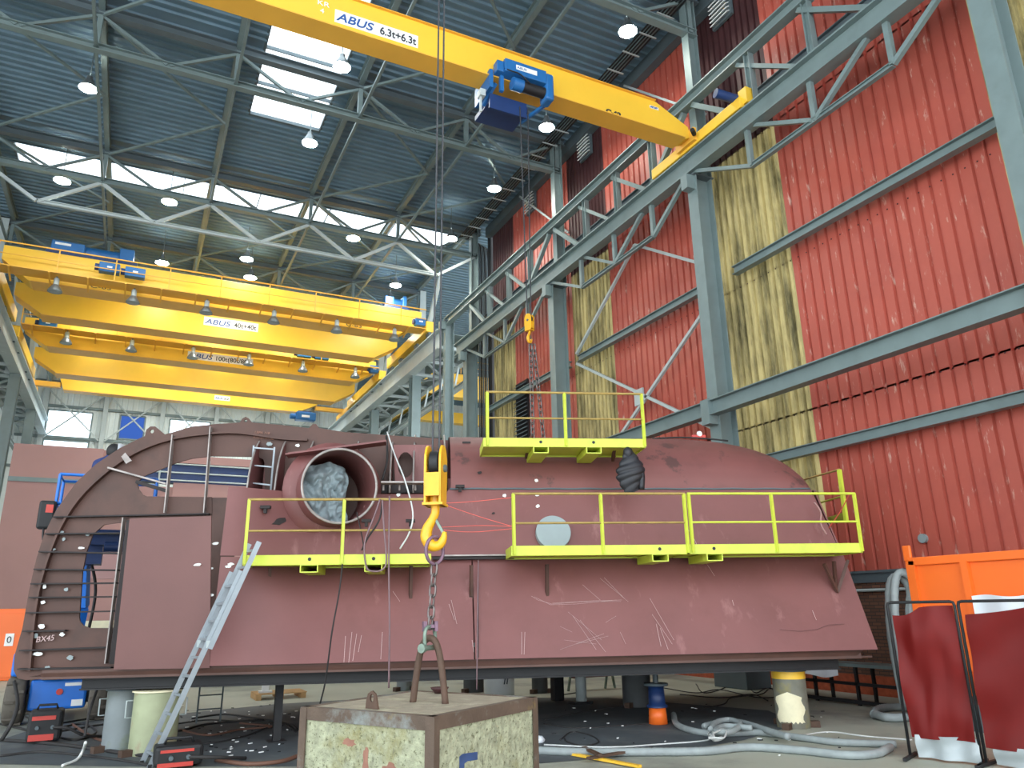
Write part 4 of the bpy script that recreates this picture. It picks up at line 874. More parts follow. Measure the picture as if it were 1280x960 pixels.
platform(U(605,550,12.95), U(806,550,12.95), 12.95, onW(700,559,12.95)[1], [U(609,520,12.95), U(706,520,12.95), U(803,520,12.95)], [U(676,558,12.95), U(742,558,12.95)], 'upper lime yellow work platform on the rounded hull top with the jacket hanging below', .9, 1.0)
# guard rail behind the right hull end
t = empty('guard_rail', hp(7.7, 15, 3.3), 'lime yellow guard rail standing behind the right end of the hull', 'railing')
pA = ph(1058,652,14.6); pB = ph(1049,587,14.6); pC = ph(1003,600,16.6); pD = ph(1018,622,16.6)
mk('rail_post', MB().bar(pA, pB, .07), 'lime', t); mk('top_rail', MB().cyl(pB, pC, .022, n=8), 'railrust', t); mk('mid_rail', MB().cyl(ph(1054,620,14.6), ph(1020,630,16.4), .02, n=8), 'lime', t)
mk('toe_board', MB().add([ph(1056,653,14.6), ph(1030,655,16.2), ph(1030,648,16.2), ph(1056,640,14.6)], [(0,1,2,3)]).add([ph(1056,653,14.65), ph(1030,655,16.25), ph(1030,648,16.25), ph(1056,640,14.65)], [(3,2,1,0)]), 'lime', t)
for k, (a, b_) in enumerate((((660,552),(658,572)), ((768,560),(766,575)))):
    mk('platform_bracket', MB().bar(ph(a[0], a[1], 13.3), ph(b_[0], b_[1], 13.8), .06).bar(ph(b_[0], b_[1], 13.8), ph(a[0]+4, a[1]-6, 13.9), .05), 'primer_brown', label='%s brown steel bracket under the upper yellow platform' % ('left', 'right')[k], cat='bracket')
# quilted jacket
pj = ph(786, 585, 12.92)
def jf(a, b_):
    an = 2*math.pi*a; h = b_; z_ = .36-.8*h
    wdt = (.045 + .2*min(1, h*2.2))*(1 if h < .62 else 1-(h-.62)*1.45); wdt *= .9+.2*abs(math.sin(h*math.pi*6 + 1.1*math.cos(an)))**.6
    return pj + HU*(math.cos(an)*wdt + .05*h + .02*math.sin(h*6)) + HW*(math.sin(an)*wdt*.45) + Vector((0,0,z_ + .05*math.cos(an)*h))
t = empty('jacket', pj-Vector((0,0,.45)), 'black quilted jacket hanging from the upper yellow platform', 'jacket')
mk('body', MB().grid(jf, 28, 52), 'jacket', t); mk('hood', MB().lathe(pj+Vector((0,0,.28)), [(.02,.1),(.075,.06),(.09,-.02),(.05,-.1)], 14), 'jacket', t)
mk('sleeve', MB().tube(bez([pj+HU*.12+Vector((0,0,.15)), pj+HU*.22+Vector((0,0,-.1)), pj+HU*.2+Vector((0,0,-.38))], 5), [.06]*11, 8), 'jacket', t)
# ================================================================== BEHIND THE HULL
# big primer-red hull blocks in the background
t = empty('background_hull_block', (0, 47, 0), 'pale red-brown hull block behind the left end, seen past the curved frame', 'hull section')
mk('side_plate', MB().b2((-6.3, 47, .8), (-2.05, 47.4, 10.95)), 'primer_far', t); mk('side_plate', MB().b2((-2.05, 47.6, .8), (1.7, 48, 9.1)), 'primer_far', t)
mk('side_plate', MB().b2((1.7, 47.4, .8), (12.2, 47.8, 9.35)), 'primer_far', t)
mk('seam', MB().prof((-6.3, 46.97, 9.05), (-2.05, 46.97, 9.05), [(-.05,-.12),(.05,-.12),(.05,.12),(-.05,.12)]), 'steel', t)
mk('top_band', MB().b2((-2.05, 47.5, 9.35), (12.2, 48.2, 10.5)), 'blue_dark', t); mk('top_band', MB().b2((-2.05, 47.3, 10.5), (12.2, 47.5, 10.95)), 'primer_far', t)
for z in (9.45, 9.9, 10.4): mk('guard_rail', MB().cyl((-2, 47.2, z), (12.2, 47.2, z), .05, n=6), 'steel_light', t)
for k in range(6): mk('rail_post', MB().cyl((-1.7+k*2.6, 47.2, 9.2), (-1.7+k*2.6, 47.2, 10.7), .06, n=6), 'steel_light', t)
for x in (-5.6, 0, 5.6, 11): mk('trestle', MB().b2((x-.2, 47, 0), (x+.2, 47.4, .8)), 'steel_dark', t)
mk('bottom_rail', MB().b2((-6.3, 46.8, .75), (12.2, 47.4, .85)), 'burnt', t)
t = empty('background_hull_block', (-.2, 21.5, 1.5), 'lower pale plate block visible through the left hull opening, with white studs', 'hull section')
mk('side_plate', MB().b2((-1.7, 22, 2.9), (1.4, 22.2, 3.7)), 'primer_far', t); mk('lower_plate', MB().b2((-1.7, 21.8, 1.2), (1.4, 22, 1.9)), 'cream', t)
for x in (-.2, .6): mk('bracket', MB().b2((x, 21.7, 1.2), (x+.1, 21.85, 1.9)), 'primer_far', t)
mk('trestle', MB().b2((-1.2, 21.9, 0), (-1.0, 22.1, 2.95)).b2((1, 21.9, 0), (1.2, 22.1, 2.95)), 'steel_dark', t)
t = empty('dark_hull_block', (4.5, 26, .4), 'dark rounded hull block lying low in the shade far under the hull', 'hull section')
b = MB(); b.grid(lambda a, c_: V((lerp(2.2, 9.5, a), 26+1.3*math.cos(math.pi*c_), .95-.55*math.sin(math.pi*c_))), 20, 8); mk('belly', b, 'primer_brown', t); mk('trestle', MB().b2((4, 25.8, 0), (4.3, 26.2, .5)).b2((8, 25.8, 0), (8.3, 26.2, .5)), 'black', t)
# orange container at the left edge
t = empty('orange_container', (-4.8, 31.5, 0), 'orange steel container at the left edge of the photo with a small white sign', 'container')
mk('body', MB().b2((-7.5, 31.5, .0), (-2.75, 33.6, 2.3)), 'orange', t, bevel=.03); mk('door', MB().b2((-3.75, 31.46, .1), (-2.85, 31.5, 2.15)), 'orange', t, bevel=.01)
s_ = mk('sign', MB().b2((-3.5, 31.43, 1.1), (-3.25, 31.46, 1.5)), 'white', t); lettering('lettering', '0', .3, (-3.45, 31.42, 1.2), (1,0,0), (0,0,1), 'ink', s_, .14)
# pillars under the hull
def pillar(px_, py_, r_, z1, m_, label, handles=False, flange=None, dy=0):
    p = onZ(px_, py_, 0); d = Vector((p.x, p.y, 0)).normalized(); c_ = p + d*r_; t = empty('support_pillar', c_, label, 'pillar', 'steel pillars under the hull')
    mk('tube', MB().lathe(c_, [(r_, 0), (r_, z1)], 28).lathe(c_, [(r_-.02, z1), (r_-.02, z1-.25)], 28), m_, t)
    mk('top_plate', MB().cyl(c_+V((0,0,z1)), c_+V((0,0,z1+.02)), r_+.03, n=28), 'cream' if flange else 'steel_dark', t)
    for k in range(3):
        a = k*2.1+3.6; mk('foot_clip', MB().box(c_+V((math.cos(a)*(r_+.07), math.sin(a)*(r_+.07), .05)), (.16, .12, .1), Matrix.Rotation(a, 3, 'Z')), 'rust', t)
    if handles:
        for s_ in (-1, 1):
            q = c_ + V((d.y, -d.x, 0))*(s_*r_); o_ = V((d.y, -d.x, 0))*s_*.09
            mk('handle', MB().tube([q+V((0,0,z1-.12)), q+o_+V((0,0,z1-.12)), q+o_+V((0,0,z1-.36)), q+V((0,0,z1-.36))], .012, 6), 'steel_light', t)
    return t, c_, d
pillar(189, 946, .335, .88, 'pillar_cream', 'cream green steel pillar with a red stain, behind the foot of the ladder', True, True)
pillar(149, 941, .27, .88, 'pillar_grey', 'blue-grey steel pillar left of the cream one', True)
t, c_, d_ = pillar(993, 912, .275, .9, 'pillar_rust', 'weathered steel pillar with a big cream paint patch under the right hull end')
b = MB(); n_ = -d_; s2 = V((n_.y, -n_.x, 0))
def pf(a, q): an = (a-.5)*1.7+.12+.12*math.sin(q*9); z_ = .1+.48*q*(1-.18*abs(a-.5)*2) + .02*math.sin(a*40)*(1-q); return c_ + (n_*math.cos(an)+s2*math.sin(an))*.281 + V((0,0,z_))
mk('paint_patch', MB().grid(pf, 14, 8), 'cream', t)
mk('rust_band', MB().lathe(c_, [(.279, .78), (.279, .9)], 28), 'yellow', t)
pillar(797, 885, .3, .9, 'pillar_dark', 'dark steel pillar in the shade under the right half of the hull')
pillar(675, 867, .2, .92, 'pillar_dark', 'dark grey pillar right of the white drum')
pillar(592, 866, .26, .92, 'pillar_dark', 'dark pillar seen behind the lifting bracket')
pillar(505, 864, .2, .92, 'pillar_grey', 'pale grey pillar left of the lifting bracket')
t = empty('support_post', onZ(345, 927, 0), 'slim black steel post under the hull left of the concrete block', 'post')
p = onZ(345, 927, 0); mk('shaft', MB().b2((p.x-.06, p.y-.06, 0), (p.x+.06, p.y+.06, .93)), 'black', t); mk('foot_plate', MB().b2((p.x-.14, p.y-.14, 0), (p.x+.14, p.y+.14, .02)), 'black', t)
p = onZ(633, 872, 0); t = empty('white_drum', p, 'pale grey steel drum far under the hull behind the concrete block', 'drum')
mk('body', MB().lathe(p+V((0,.4,0)), [(.0,0), (.37, 0), (.37, .62), (.35, .64), (0, .64)], 28), 'white', t); mk('lid_ring', MB().lathe(p+V((0,.4,0)), [(.37,.58),(.39,.6),(.39,.64),(.37,.66)], 28), 'steel_light', t)
mk('lifting_eye', MB().tube([p+V((-.05,-.0,.3)), p+V((-.05,-.06,.45)), p+V((.02,-.06,.45)), p+V((.02,0,.3))], .015), 'steel_dark', t)
p = onZ(823, 905, 0); t = empty('jack_stand', p, 'small blue and orange screw jack standing by the grey hoses', 'jack')
mk('base', MB().lathe(p, [(0,0), (.17, 0), (.15, .28), (0, .28)], 16), 'orange', t); mk('body', MB().lathe(p, [(.19,.28), (.19,.31), (.15,.33), (.14,.62), (.2,.64)], 16), 'blue_dark', t); mk('head', MB().lathe(p, [(0,.64),(.22,.64),(.22,.68),(0,.68)], 16).cyl(p+V((0,0,.68)), p+V((0,0,.86)), .05), 'steel_dark', t)
p = onZ(727, 880, 0); t = empty('gas_cylinder', p, 'short grey cylinder on a black foot beside the dark pillar', 'cylinder')
mk('body', MB().lathe(p, [(0,.06), (.12,.06), (.12,.55), (.06,.64), (0,.66)], 16), 'steel_light', t); mk('foot', MB().b2((p.x-.25, p.y-.15, 0), (p.x+.2, p.y+.15, .06)), 'black', t)
p = onZ(697, 876, 0); t = empty('jack_stand', p, 'small black jack stand in the shade left of the grey cylinder', 'jack'); mk('body', MB().b2((p.x-.12, p.y-.1, 0), (p.x+.12, p.y+.1, .5)), 'black', t); mk('head', MB().b2((p.x-.28, p.y-.1, .5), (p.x+.15, p.y+.1, .56)).bar(p+V((0,0,.56)), p+V((.1,0,.78)), .1), 'black', t)
# trestle far under the hull
p = onZ(740, 862, 0); t = empty('trestle', p, 'small grey steel trestle far under the hull, left of the dark pillar', 'trestle')
for dx in (-.55, .55):
    for s_ in (-.15, .15): mk('leg', MB().bar(p+V((dx+s_, 0, 0)), p+V((dx, 0, .75)), .05), 'greenmetal', t)
mk('shelf', MB().b2((p.x-.6, p.y-.1, .3), (p.x+.6, p.y+.1, .34)), 'primer', t); mk('top', MB().b2((p.x-.7, p.y-.08, .75), (p.x+.7, p.y+.08, .8)), 'greenmetal', t)
# pallet
p = onZ(352, 874, 0); t = empty('wooden_pallet', p, 'pale wooden pallet on the far floor under the hull', 'pallet')
for k in range(5): mk('board', MB().b2((p.x-.6, p.y+k*.19, .12), (p.x+.6, p.y+.12+k*.19, .145)), 'wood', t)
for k in range(3): mk('bearer', MB().b2((p.x-.6+k*.53, p.y, 0), (p.x-.48+k*.53, p.y+.9, .12)), 'wood', t)
mk('white_fitting', MB().b2((p.x-.5, p.y+.2, .147), (p.x-.2, p.y+.4, .19)).b2((p.x-.43, p.y+.25, .19), (p.x-.27, p.y+.35, .36)).b2((p.x-.48, p.y+.22, .36), (p.x-.22, p.y+.38, .4)), 'white', label='small white fitting lying on the wooden pallet', cat='fitting')
# aluminium ladder leaning on the left platform
lf = hp(-3.84, 12.02, 0); lt = hp(-2.72, 12.2, 3.05); t = empty('extension_ladder', lf, 'aluminium extension ladder leaning against the left end of the yellow platform', 'ladder')
sd = (HU*.22 + HW*-.34)
def st(o_, f0, f1, side): a = lf.lerp(lt, f0)+o_; b_ = lf.lerp(lt, f1)+o_; return mk('stile', MB().bar(a+sd*(side*.5), b_+sd*(side*.5), .03, .075, up=(1,0,0)), 'alu', t)
off = HU*.07+HW*-.02
for side in (-1, 1): st(V((0,0,0)), 0, .86, side); st(off, .5, 1.0, side)
for k in range(11):
    f_ = .05+k*.082
    if f_ < .86: mk('rung', MB().bar(lf.lerp(lt, f_)-sd*.5, lf.lerp(lt, f_)+sd*.5, .032), 'alu', t)
for k in range(6): f_ = .55+k*.082; mk('rung', MB().bar(lf.lerp(lt, f_)+off-sd*.5, lf.lerp(lt, f_)+off+sd*.5, .032), 'alu', t)
for side in (-1, 1): mk('rubber_foot', MB().box(lf+sd*(side*.5)+V((0,0,.02)), (.05,.1,.05)), 'black', t)
for side in (-1, 1): mk('lock_bracket', MB().box(lf.lerp(lt, .52)+off*.5+sd*(side*.52), (.09,.05,.1)), 'steel_light', t)
# second short ladder under the hull
p0 = onZ(245, 905, 0); t = empty('short_ladder', p0, 'small dark step ladder standing under the hull right of the aluminium ladder', 'ladder')
for dx in (0, .43): mk('stile', MB().bar(p0+V((dx, 0, 0)), p0+V((dx+.02, .1, .9)), .03), 'steel_dark', t)
for k in range(3): mk('rung', MB().bar(p0+V((0, .03*k, .25+.25*k)), p0+V((.45, .03*k, .25+.25*k)), .025), 'steel_dark', t)
# ================================================================== BLUE BOOM LIFT AND WELDER
L0 = V((-1.0, 18.6, 0)); t = empty('boom_lift', L0, 'blue boom lift with basket behind the left hull frame', 'lift')
def tyre(x, y, lb):
    w_ = mk('tyre', MB().lathe((x, y, .45), [(.2,-.17),(.4,-.17),(.45,-.12),(.45,.12),(.4,.17),(.2,.17)], 26, (1,0,0)), 'rubber', t)
    tr_ = MB()
    for k in range(16): a = k*math.pi/8; tr_.box((x+(.07 if k % 2 else -.07), y+math.cos(a)*.455, .45+math.sin(a)*.455), (.16,.05,.05), Matrix.Rotation(a, 3, 'X'))
    mk('tread', tr_, 'rubber', w_, kind='stuff'); mk('rim', MB().cyl((x-.12, y, .45), (x+.12, y, .45), .21, n=16), 'blue_lift', w_)
tyre(L0.x-.72, L0.y, ''); tyre(L0.x+.72, L0.y, ''); tyre(L0.x-.72, L0.y+2, ''); tyre(L0.x+.72, L0.y+2, '')
mk('axle', MB().b2((L0.x-.6, L0.y-.1, .35), (L0.x+.6, L0.y+.1, .55)), 'black', t)
mk('chassis', MB().b2((L0.x-.5, L0.y-.2, .25), (L0.x+.5, L0.y+2.2, .82)), 'blue_lift', t, bevel=.05)
mk('counterweight', MB().b2((L0.x-.85, L0.y-.3, .9), (L0.x-.25, L0.y+1.4, 1.35)).b2((L0.x+.3, L0.y-.3, .95), (L0.x+.85, L0.y+1.4, 1.2)), 'blue_lift', t, bevel=.05)
mk('turntable', MB().b2((L0.x-.3, L0.y-.35, .82), (L0.x+.35, L0.y+1.2, 1.2)), 'black', t)
mk('warning_dot', MB().cyl((L0.x+.02, L0.y-.22, .58), (L0.x+.02, L0.y-.2, .58), .06, n=12), 'pinkred', t)
mk('label_plate', MB().b2((L0.x+.1, L0.y-.215, .68), (L0.x+.42, L0.y-.2, .74)).b2((L0.x+.25, L0.y-.215, .3), (L0.x+.45, L0.y-.2, .42)), 'white', t)
q = onY(101, 790, 17.9); q2 = onY(104, 690, 17.7)
mk('boom', MB().bar((L0.x+.1, L0.y+.3, 1.2), (q.x-.05, 18.2, 2.2), .22).bar((q.x-.05, 18.2, 2.2), (q2.x, 17.9, 3.3), .2), 'blue_lift', t)
mk('boom_head', MB().b2((q2.x-.1, 17.4, 3.0), (q2.x+.35, 18.0, 3.4)), 'blue_dark', t); mk('hydraulic_hose', MB().tube(bez([(q.x+.12, 18, 1.6), (q.x+.16, 17.9, 2.5), (q2.x+.12, 17.7, 3.2)], 5), .03), 'black', t)
bx0, bx1, by0, by1, bz = -1.42, .3, 16.9, 17.8, 3.55
mk('basket_floor', MB().b2((bx0, by0, bz), (bx1, by1, bz+.08)), 'blue_dark', t)
for z in (bz+.55, bz+1.12):
    mk('basket_rail', MB().tube([(bx0, by0, z), (bx1, by0, z), (bx1, by1, z), (bx0, by1, z)], .03, 8, True), 'blue_lift', t)
for x, y in ((bx0, by0), (bx0+.5, by0), (bx1, by0), (bx0, by1), (bx1, by1)): mk('basket_post', MB().cyl((x, y, bz), (x, y, bz+1.12), .03, n=8), 'blue_lift', t)
p = onY(57, 645, 16.9); cb_ = mk('control_box', MB().b2((p.x-.12, 16.75, p.z-.25), (p.x+.16, 17.0, p.z+.28)), 'black', t, bevel=.04); mk('label_plate', MB().b2((p.x+.0, 16.735, p.z+.05), (p.x+.12, 16.75, p.z+.2)), 'pinkred', cb_)
mk('control_cable', MB().tube(bez([(p.x, 16.8, p.z-.2), (p.x+.05, 16.75, p.z-.5), (p.x+.2, 16.9, p.z-.6)], 5), .02), 'black', t)
mk('hydraulic_block', MB().b2((-.75, 17.0, 3.35), (-.1, 17.6, 3.62)).cyl((-.5, 16.9, 3.3), (.1, 16.9, 3.3), .1), 'blue_dark', t)
# welder in the basket
head = onY(142, 569, 17.25); feet = V((head.x-.1, 17.3, bz+.08))
pm = bpy.data.meshes.new('body'); J = {}
hz = head.z; hx = head.x; hy = 17.25
js = [('pelvis', (hx-.28, hy+.05, bz+.98), .15), ('waist', (hx-.24, hy+.05, bz+1.15), .14), ('chest', (hx-.15, hy+.02, bz+1.38), .17), ('neck', (hx-.06, hy, bz+1.55), .07), ('head', (hx-.01, hy-.02, bz+1.68), .1),
      ('shl', (hx-.28, hy-.12, bz+1.42), .075), ('ell', (hx-.22, hy-.32, bz+1.2), .055), ('hal', (hx+.02, hy-.42, bz+1.3), .045),
      ('shr', (hx-.02, hy+.17, bz+1.42), .075), ('elr', (hx+.14, hy+.14, bz+1.18), .055), ('har', (hx+.26, hy-.1, bz+1.32), .045),
      ('hil', (hx-.34, hy-.08, bz+.9), .1), ('knl', (hx-.3, hy-.1, bz+.52), .075), ('anl', (hx-.34, hy-.06, bz+.14), .055), ('tol', (hx-.2, hy-.14, bz+.11), .045),
      ('hir', (hx-.24, hy+.16, bz+.9), .1), ('knr', (hx-.16, hy+.16, bz+.52), .075), ('anr', (hx-.22, hy+.2, bz+.14), .055), ('tor', (hx-.08, hy+.14, bz+.11), .045)]
ix = {j[0]: i for i, j in enumerate(js)}
ed = [('pelvis','waist'),('waist','chest'),('chest','neck'),('neck','head'),('chest','shl'),('shl','ell'),('ell','hal'),('chest','shr'),('shr','elr'),('elr','har'),('pelvis','hil'),('hil','knl'),('knl','anl'),('anl','tol'),('pelvis','hir'),('hir','knr'),('knr','anr'),('anr','tor')]
pe = empty('person', (hx-.25, hy, bz+.08), 'person in dark blue work clothes and black welding helmet leaning over in the lift basket', 'person')
vv = [V(j[1])-V((hx-.25, hy, bz+.08)) for j in js]; ee = [(ix[a], ix[b_]) for a, b_ in ed]; rad = [j[2] for j in js]
for hand, dr in (('hal', V((.9,.3,-.1))), ('har', V((.6,-.6,-.1)))):     # five short fingers per hand
    d_ = dr.normalized(); sd_ = d_.cross(V((0,0,1))).normalized()
    for k in range(5):
        o_ = sd_*((k-2)*.019); base = vv[ix[hand]] + o_ + d_*.03; ln = (.05,.075,.08,.075,.06)[k]
        i0 = len(vv); vv += [base+d_*ln*.5, base+d_*ln+V((0,0,-.03))]; rad += [.011, .009]; ee += [(ix[hand], i0), (i0, i0+1)]
pm.from_pydata(vv, ee, []); po = bpy.data.objects.new('body', pm); COL.objects.link(po); po.parent = pe; MW[po.name] = MW[pe.name]; pm.materials.append(MATS['jean'])
sk = po.modifiers.new('s', 'SKIN'); sk.use_smooth_shade = True
for i, v in enumerate(pm.skin_vertices[0].data): v.radius = (rad[i], rad[i]); v.use_root = (i == 0)
sb_ = po.modifiers.new('u', 'SUBSURF'); sb_.levels = 1; sb_.render_levels = 2
hc = V((hx, hy-.02, bz+1.7)); hm = MB()
hm.grid(lambda a, c_: hc + V((math.cos(2*math.pi*a)*math.sin(math.pi*c_)*.145, math.sin(2*math.pi*a)*math.sin(math.pi*c_)*.125, math.cos(math.pi*c_)*.165)), 20, 12); mk('welding_helmet', hm, 'black', pe)
mk('visor', MB().grid(lambda a, c_: hc + V((.03+math.cos((a-.5)*1.7-.5)*.135, math.sin((a-.5)*1.7-.5)*.13, .14-.33*c_)), 8, 6, thick=(.006,-.004,0)), 'plastic', pe)
# ================================================================== WEIGHT BLOCK, HOOK AND CHAIN
k0, k1, k2, k3 = V((1.51, 7.34, 0)), V((2.27, 6.03, 0)), V((3.6, 6.79, 0)), V((2.84, 8.1, 0))
ZB = 1.2; t = empty('weight_block', (k0+k2)*.5, 'concrete test weight block with a rusty steel edge frame in the foreground', 'weight')
ein = [q.lerp((k0+k2)*.5, .02) for q in (k0, k1, k2, k3)]
mk('concrete_core', MB().add([q for q in ein]+[q+V((0,0,ZB-.012)) for q in ein], [(0,1,2,3),(4,5,6,7),(0,1,5,4),(1,2,6,5),(2,3,7,6),(3,0,4,7)]), 'concrete', t)
qq = [q.lerp((k0+k2)*.5, .1) for q in (k0, k1, k2, k3)]; mk('top_screed', MB().add([q+V((0,0,ZB-.012)) for q in qq]+[q+V((0,0,ZB-.004)) for q in qq], [(4,5,6,7),(0,1,5,4),(1,2,6,5),(2,3,7,6),(3,0,4,7)]), 'concretetop', t)
K = [k0, k1, k2, k3]
for i in range(4):
    a, b_ = K[i], K[(i+1) % 4]; d_ = (b_-a).normalized(); n_ = V((d_.y, -d_.x, 0)); inn = -n_
    mk('top_angle', MB().prof(a+V((0,0,ZB)), b_+V((0,0,ZB)), [(0,0),(0,-.105),(-.012,-.105),(-.012,-.012),(-.075,-.012),(-.075,0)] if True else [], up=(0,0,1)), 'frame_edge', t)
    mk('bottom_angle', MB().box((a+b_)*.5+V((0,0,.06)), ((b_-a).length, .02, .12), Matrix.Rotation(math.atan2(d_.y, d_.x), 3, 'Z')), 'frame_edge', t)
    dp_ = (K[i-1]-a).normalized(); mk('corner_angle', MB().prof(a, a+V((0,0,ZB)), [(0,0)] + [(0,0)]*0 + [(.0,.0)]*0 + [(.001,.001),(.001,.002)], up=(1,0,0)) if False else MB().add([a+n_*.006+dp_*-.006+V((0,0,z_)) if j == 0 else a+V((0,0,z_))+w_ for z_ in (0.0, ZB-.01) for j, w_ in ((0,V((0,0,0))), (1, d_*.075+n_*.008), (2, d_*.075-n_*.006), (3, -n_*.0+d_*.012+dp_*.012), (4, dp_*.075+d_*.006), (5, dp_*.075-d_*.008))], [(i_, (i_+1) % 6, (i_+1) % 6+6, i_+6) for i_ in range(6)]+[tuple(range(6)), tuple(range(6, 12))]), 'frame_edge', t)
# lifting bail: feet at the middle of the top
f0 = onZ(516, 877, ZB); f1 = onZ(557, 879, ZB); mid = (f0+f1)*.5; fd = (f1-f0).normalized(); span = (f1-f0).length/2
bp_ = [f0+V((0,0,-.02)), f0.lerp(mid, .17)+V((0,0,.2)), f0.lerp(mid, .38)+V((0,0,.4)), f0.lerp(mid, .64)+V((0,0,.52)), mid+V((0,0,.555)), f1.lerp(mid, .64)+V((0,0,.52)), f1.lerp(mid, .38)+V((0,0,.4)), f1.lerp(mid, .17)+V((0,0,.2)), f1+V((0,0,-.02))]
mk('lifting_bail', MB().tube(bez(bp_, 5), .031, 12), 'rust', t)
e0 = onZ(464, 886, ZB); ed_ = (k1-k0).normalized()
lug = [(-.07, 0), (-.06, .08), (-.045, .12), (0, .145), (.04, .12), (.055, .08), (.075, 0)]
mk('lifting_lug', MB().plate(lug, [[(.022*math.cos(a), .085+.034*math.sin(a)) for a in [i*math.pi/5 for i in range(10)]]], lambda x_, z_, c2: e0 + ed_*x_ + V((0,0,z_)) + V((ed_.y, -ed_.x, 0))*-c2, .02), 'rust', t)
# sprayed marks on the block faces
fdr = (k2-k1).normalized(); fn_ = V((fdr.y, -fdr.x, 0))
def spray(face0, d_, n_, rects, m_):
    b = MB()
    for (x0, z0, x1, z1) in rects: b.box(face0+d_*((x0+x1)/2)+V((0,0,(z0+z1)/2))+n_*-.018, (abs(x1-x0), .006, abs(z1-z0)), Matrix.Rotation(math.atan2(d_.y, d_.x), 3, 'Z'))
    return b
def splat(base, d_, n_, cx, cz, a_, b2_, m_, n=18, seed=1):
    rnd = random.Random(seed); pts = []
    for i in range(n): an = 2*math.pi*i/n; r_ = 1+rnd.uniform(-.3, .3); pts.append((cx+math.cos(an)*a_*r_, cz+math.sin(an)*b2_*r_))
    mk('paint_mark', MB().plate(pts, [], lambda x_, z_, q: base+d_*x_+V((0,0,z_))+n_*(-.016+q), .004), m_, t)
mk('paint_mark', MB().plate([(.36,.5), (.415,.5), (.42,.8), (.46,.81), (.6,.8), (.6,.86), (.4,.875), (.355,.86)], [], lambda x_, z_, q: k1+fdr*x_+V((0,0,z_))+fn_*(-.016+q), .004), 'paintblue', t, label='blue sprayed letter F')
mk('paint_mark', MB().plate([(.42,.66), (.55,.66), (.55,.7), (.42,.7)], [], lambda x_, z_, q: k1+fdr*x_+V((0,0,z_))+fn_*(-.016+q), .004), 'paintblue', t)
lfd = (k0-k1).normalized(); lfn = V((-lfd.y, lfd.x, 0)); lfn = lfn if lfn.dot(V((-.8,-.5,0))) > 0 else -lfn
for cx, cz, a_, b2_, sd__ in ((.72,.82,.03,.11,1),(.45,.78,.07,.05,2),(.92,.95,.07,.03,3),(.52,.7,.03,.09,4)): splat(k1, lfd, lfn, cx, cz, a_, b2_, 'paintred', seed=sd__)
# main hook block above the weight, ropes running up past the girders
hx_, hy_ = mid.x, mid.y
ht = onY(545, 557, hy_); bx_ = ht.x; ztop = ht.z
hookblock(bx_, hy_, ztop, .84, 'big yellow crane hook block hanging above the concrete weight', R(-34))
pz = onY(541, 806, hy_).z
for dx, lb in ((-.035, 'left'), (.035, 'right')):
    mk('hoist_rope', MB().cyl((bx_+dx*.9, hy_, 21.5), (bx_+dx, hy_, ztop-.1), .011, n=6), 'rope', label='%s wire rope of the big hook block running up to the roof' % lb, cat='rope', group='ropes of the big hook block')
mk('crane_beam', MB().ibeam((-8, hy_, 21.3), (15, hy_, 21.3), .3, .4), 'yellow', label='yellow beam above the frame that carries the two long ropes', cat='beam')
top_h = V((bx_-.0, hy_, ztop-.91)); sh_t = V((mid.x, mid.y, ZB+.64))
# sling ring hanging in the hook, then chain, then shackle
t = empty('chain_sling', sh_t, 'rusty lifting chain hanging from the big hook down to the weight', 'chain')
mk('sling_link', MB().tube([top_h+V((math.cos(a)*.1, 0.03*math.cos(a), math.sin(a)*.13-.12)) for a in [i*math.pi/10 for i in range(20)]], .017, 8, True), 'chainpurple', t)
c0 = top_h+V((0,0,-.25)); Ln = .115; n_ = int((c0-sh_t).length/ (Ln*.8))
for i in range(n_):
    p = c0.lerp(sh_t, (i+.5)/n_); d_ = (sh_t-c0).normalized(); ref = V((.8,.6,0)) if i % 2 else V((-.6,.8,0)); x_ = (ref-d_*ref.dot(d_)).normalized(); lp = []
    for k in range(14):
        an = 2*math.pi*k/14; lp.append(p + x_*math.cos(an)*.032 + d_*(math.sin(an)*.028+(.03 if math.sin(an) > .01 else -.03 if math.sin(an) < -.01 else 0)))
    mk('chain_link', MB().tube(lp, .0105, 6, True), 'chain', t)
mk('coupling', MB().box(sh_t+V((0,0,.02)), (.13, .035, .03)).box(sh_t+V((-.055,0,.02)), (.03,.05,.09)).box(sh_t+V((.055,0,.02)), (.03,.05,.09)), 'chainpurple', t)
t = empty('bow_shackle', sh_t-V((0,0,.2)), 'green-grey bow shackle joining the chain to the rusty bail', 'shackle'); nb = V((-fd.y, fd.x, 0))
sp_ = [nb*-.075+V((0,0,-.17)), nb*-.085+V((0,0,-.06)), nb*-.06+V((0,0,.0)), V((0,0,.02)), nb*.06+V((0,0,.0)), nb*.085+V((0,0,-.06)), nb*.075+V((0,0,-.17))]
mk('bow', MB().tube(bez([sh_t+V((0,0,.0))+q for q in sp_], 5), .018, 8), 'greenmetal', t)
mk('pin', MB().cyl(sh_t+nb*-.12+V((0,0,-.17)), sh_t+nb*.11+V((0,0,-.17)), .024, n=12), 'greenmetal', t); mk('pin_head', MB().cyl(sh_t+nb*-.14+V((0,0,-.17)), sh_t+nb*-.1+V((0,0,-.17)), .042, n=8), 'greenmetal', t)
# bowl on the block
p = onZ(549, 870, ZB) + V((.1,.25,0)); mk('red_dish', MB().lathe((p.x, p.y, ZB), [(.0,.0),(.05,.0),(.085,.04),(.095,.055),(.085,.05),(.045,.012),(0,.012)], 20), 'maroon', label='small dark red dish lying on top of the concrete block', cat='dish')
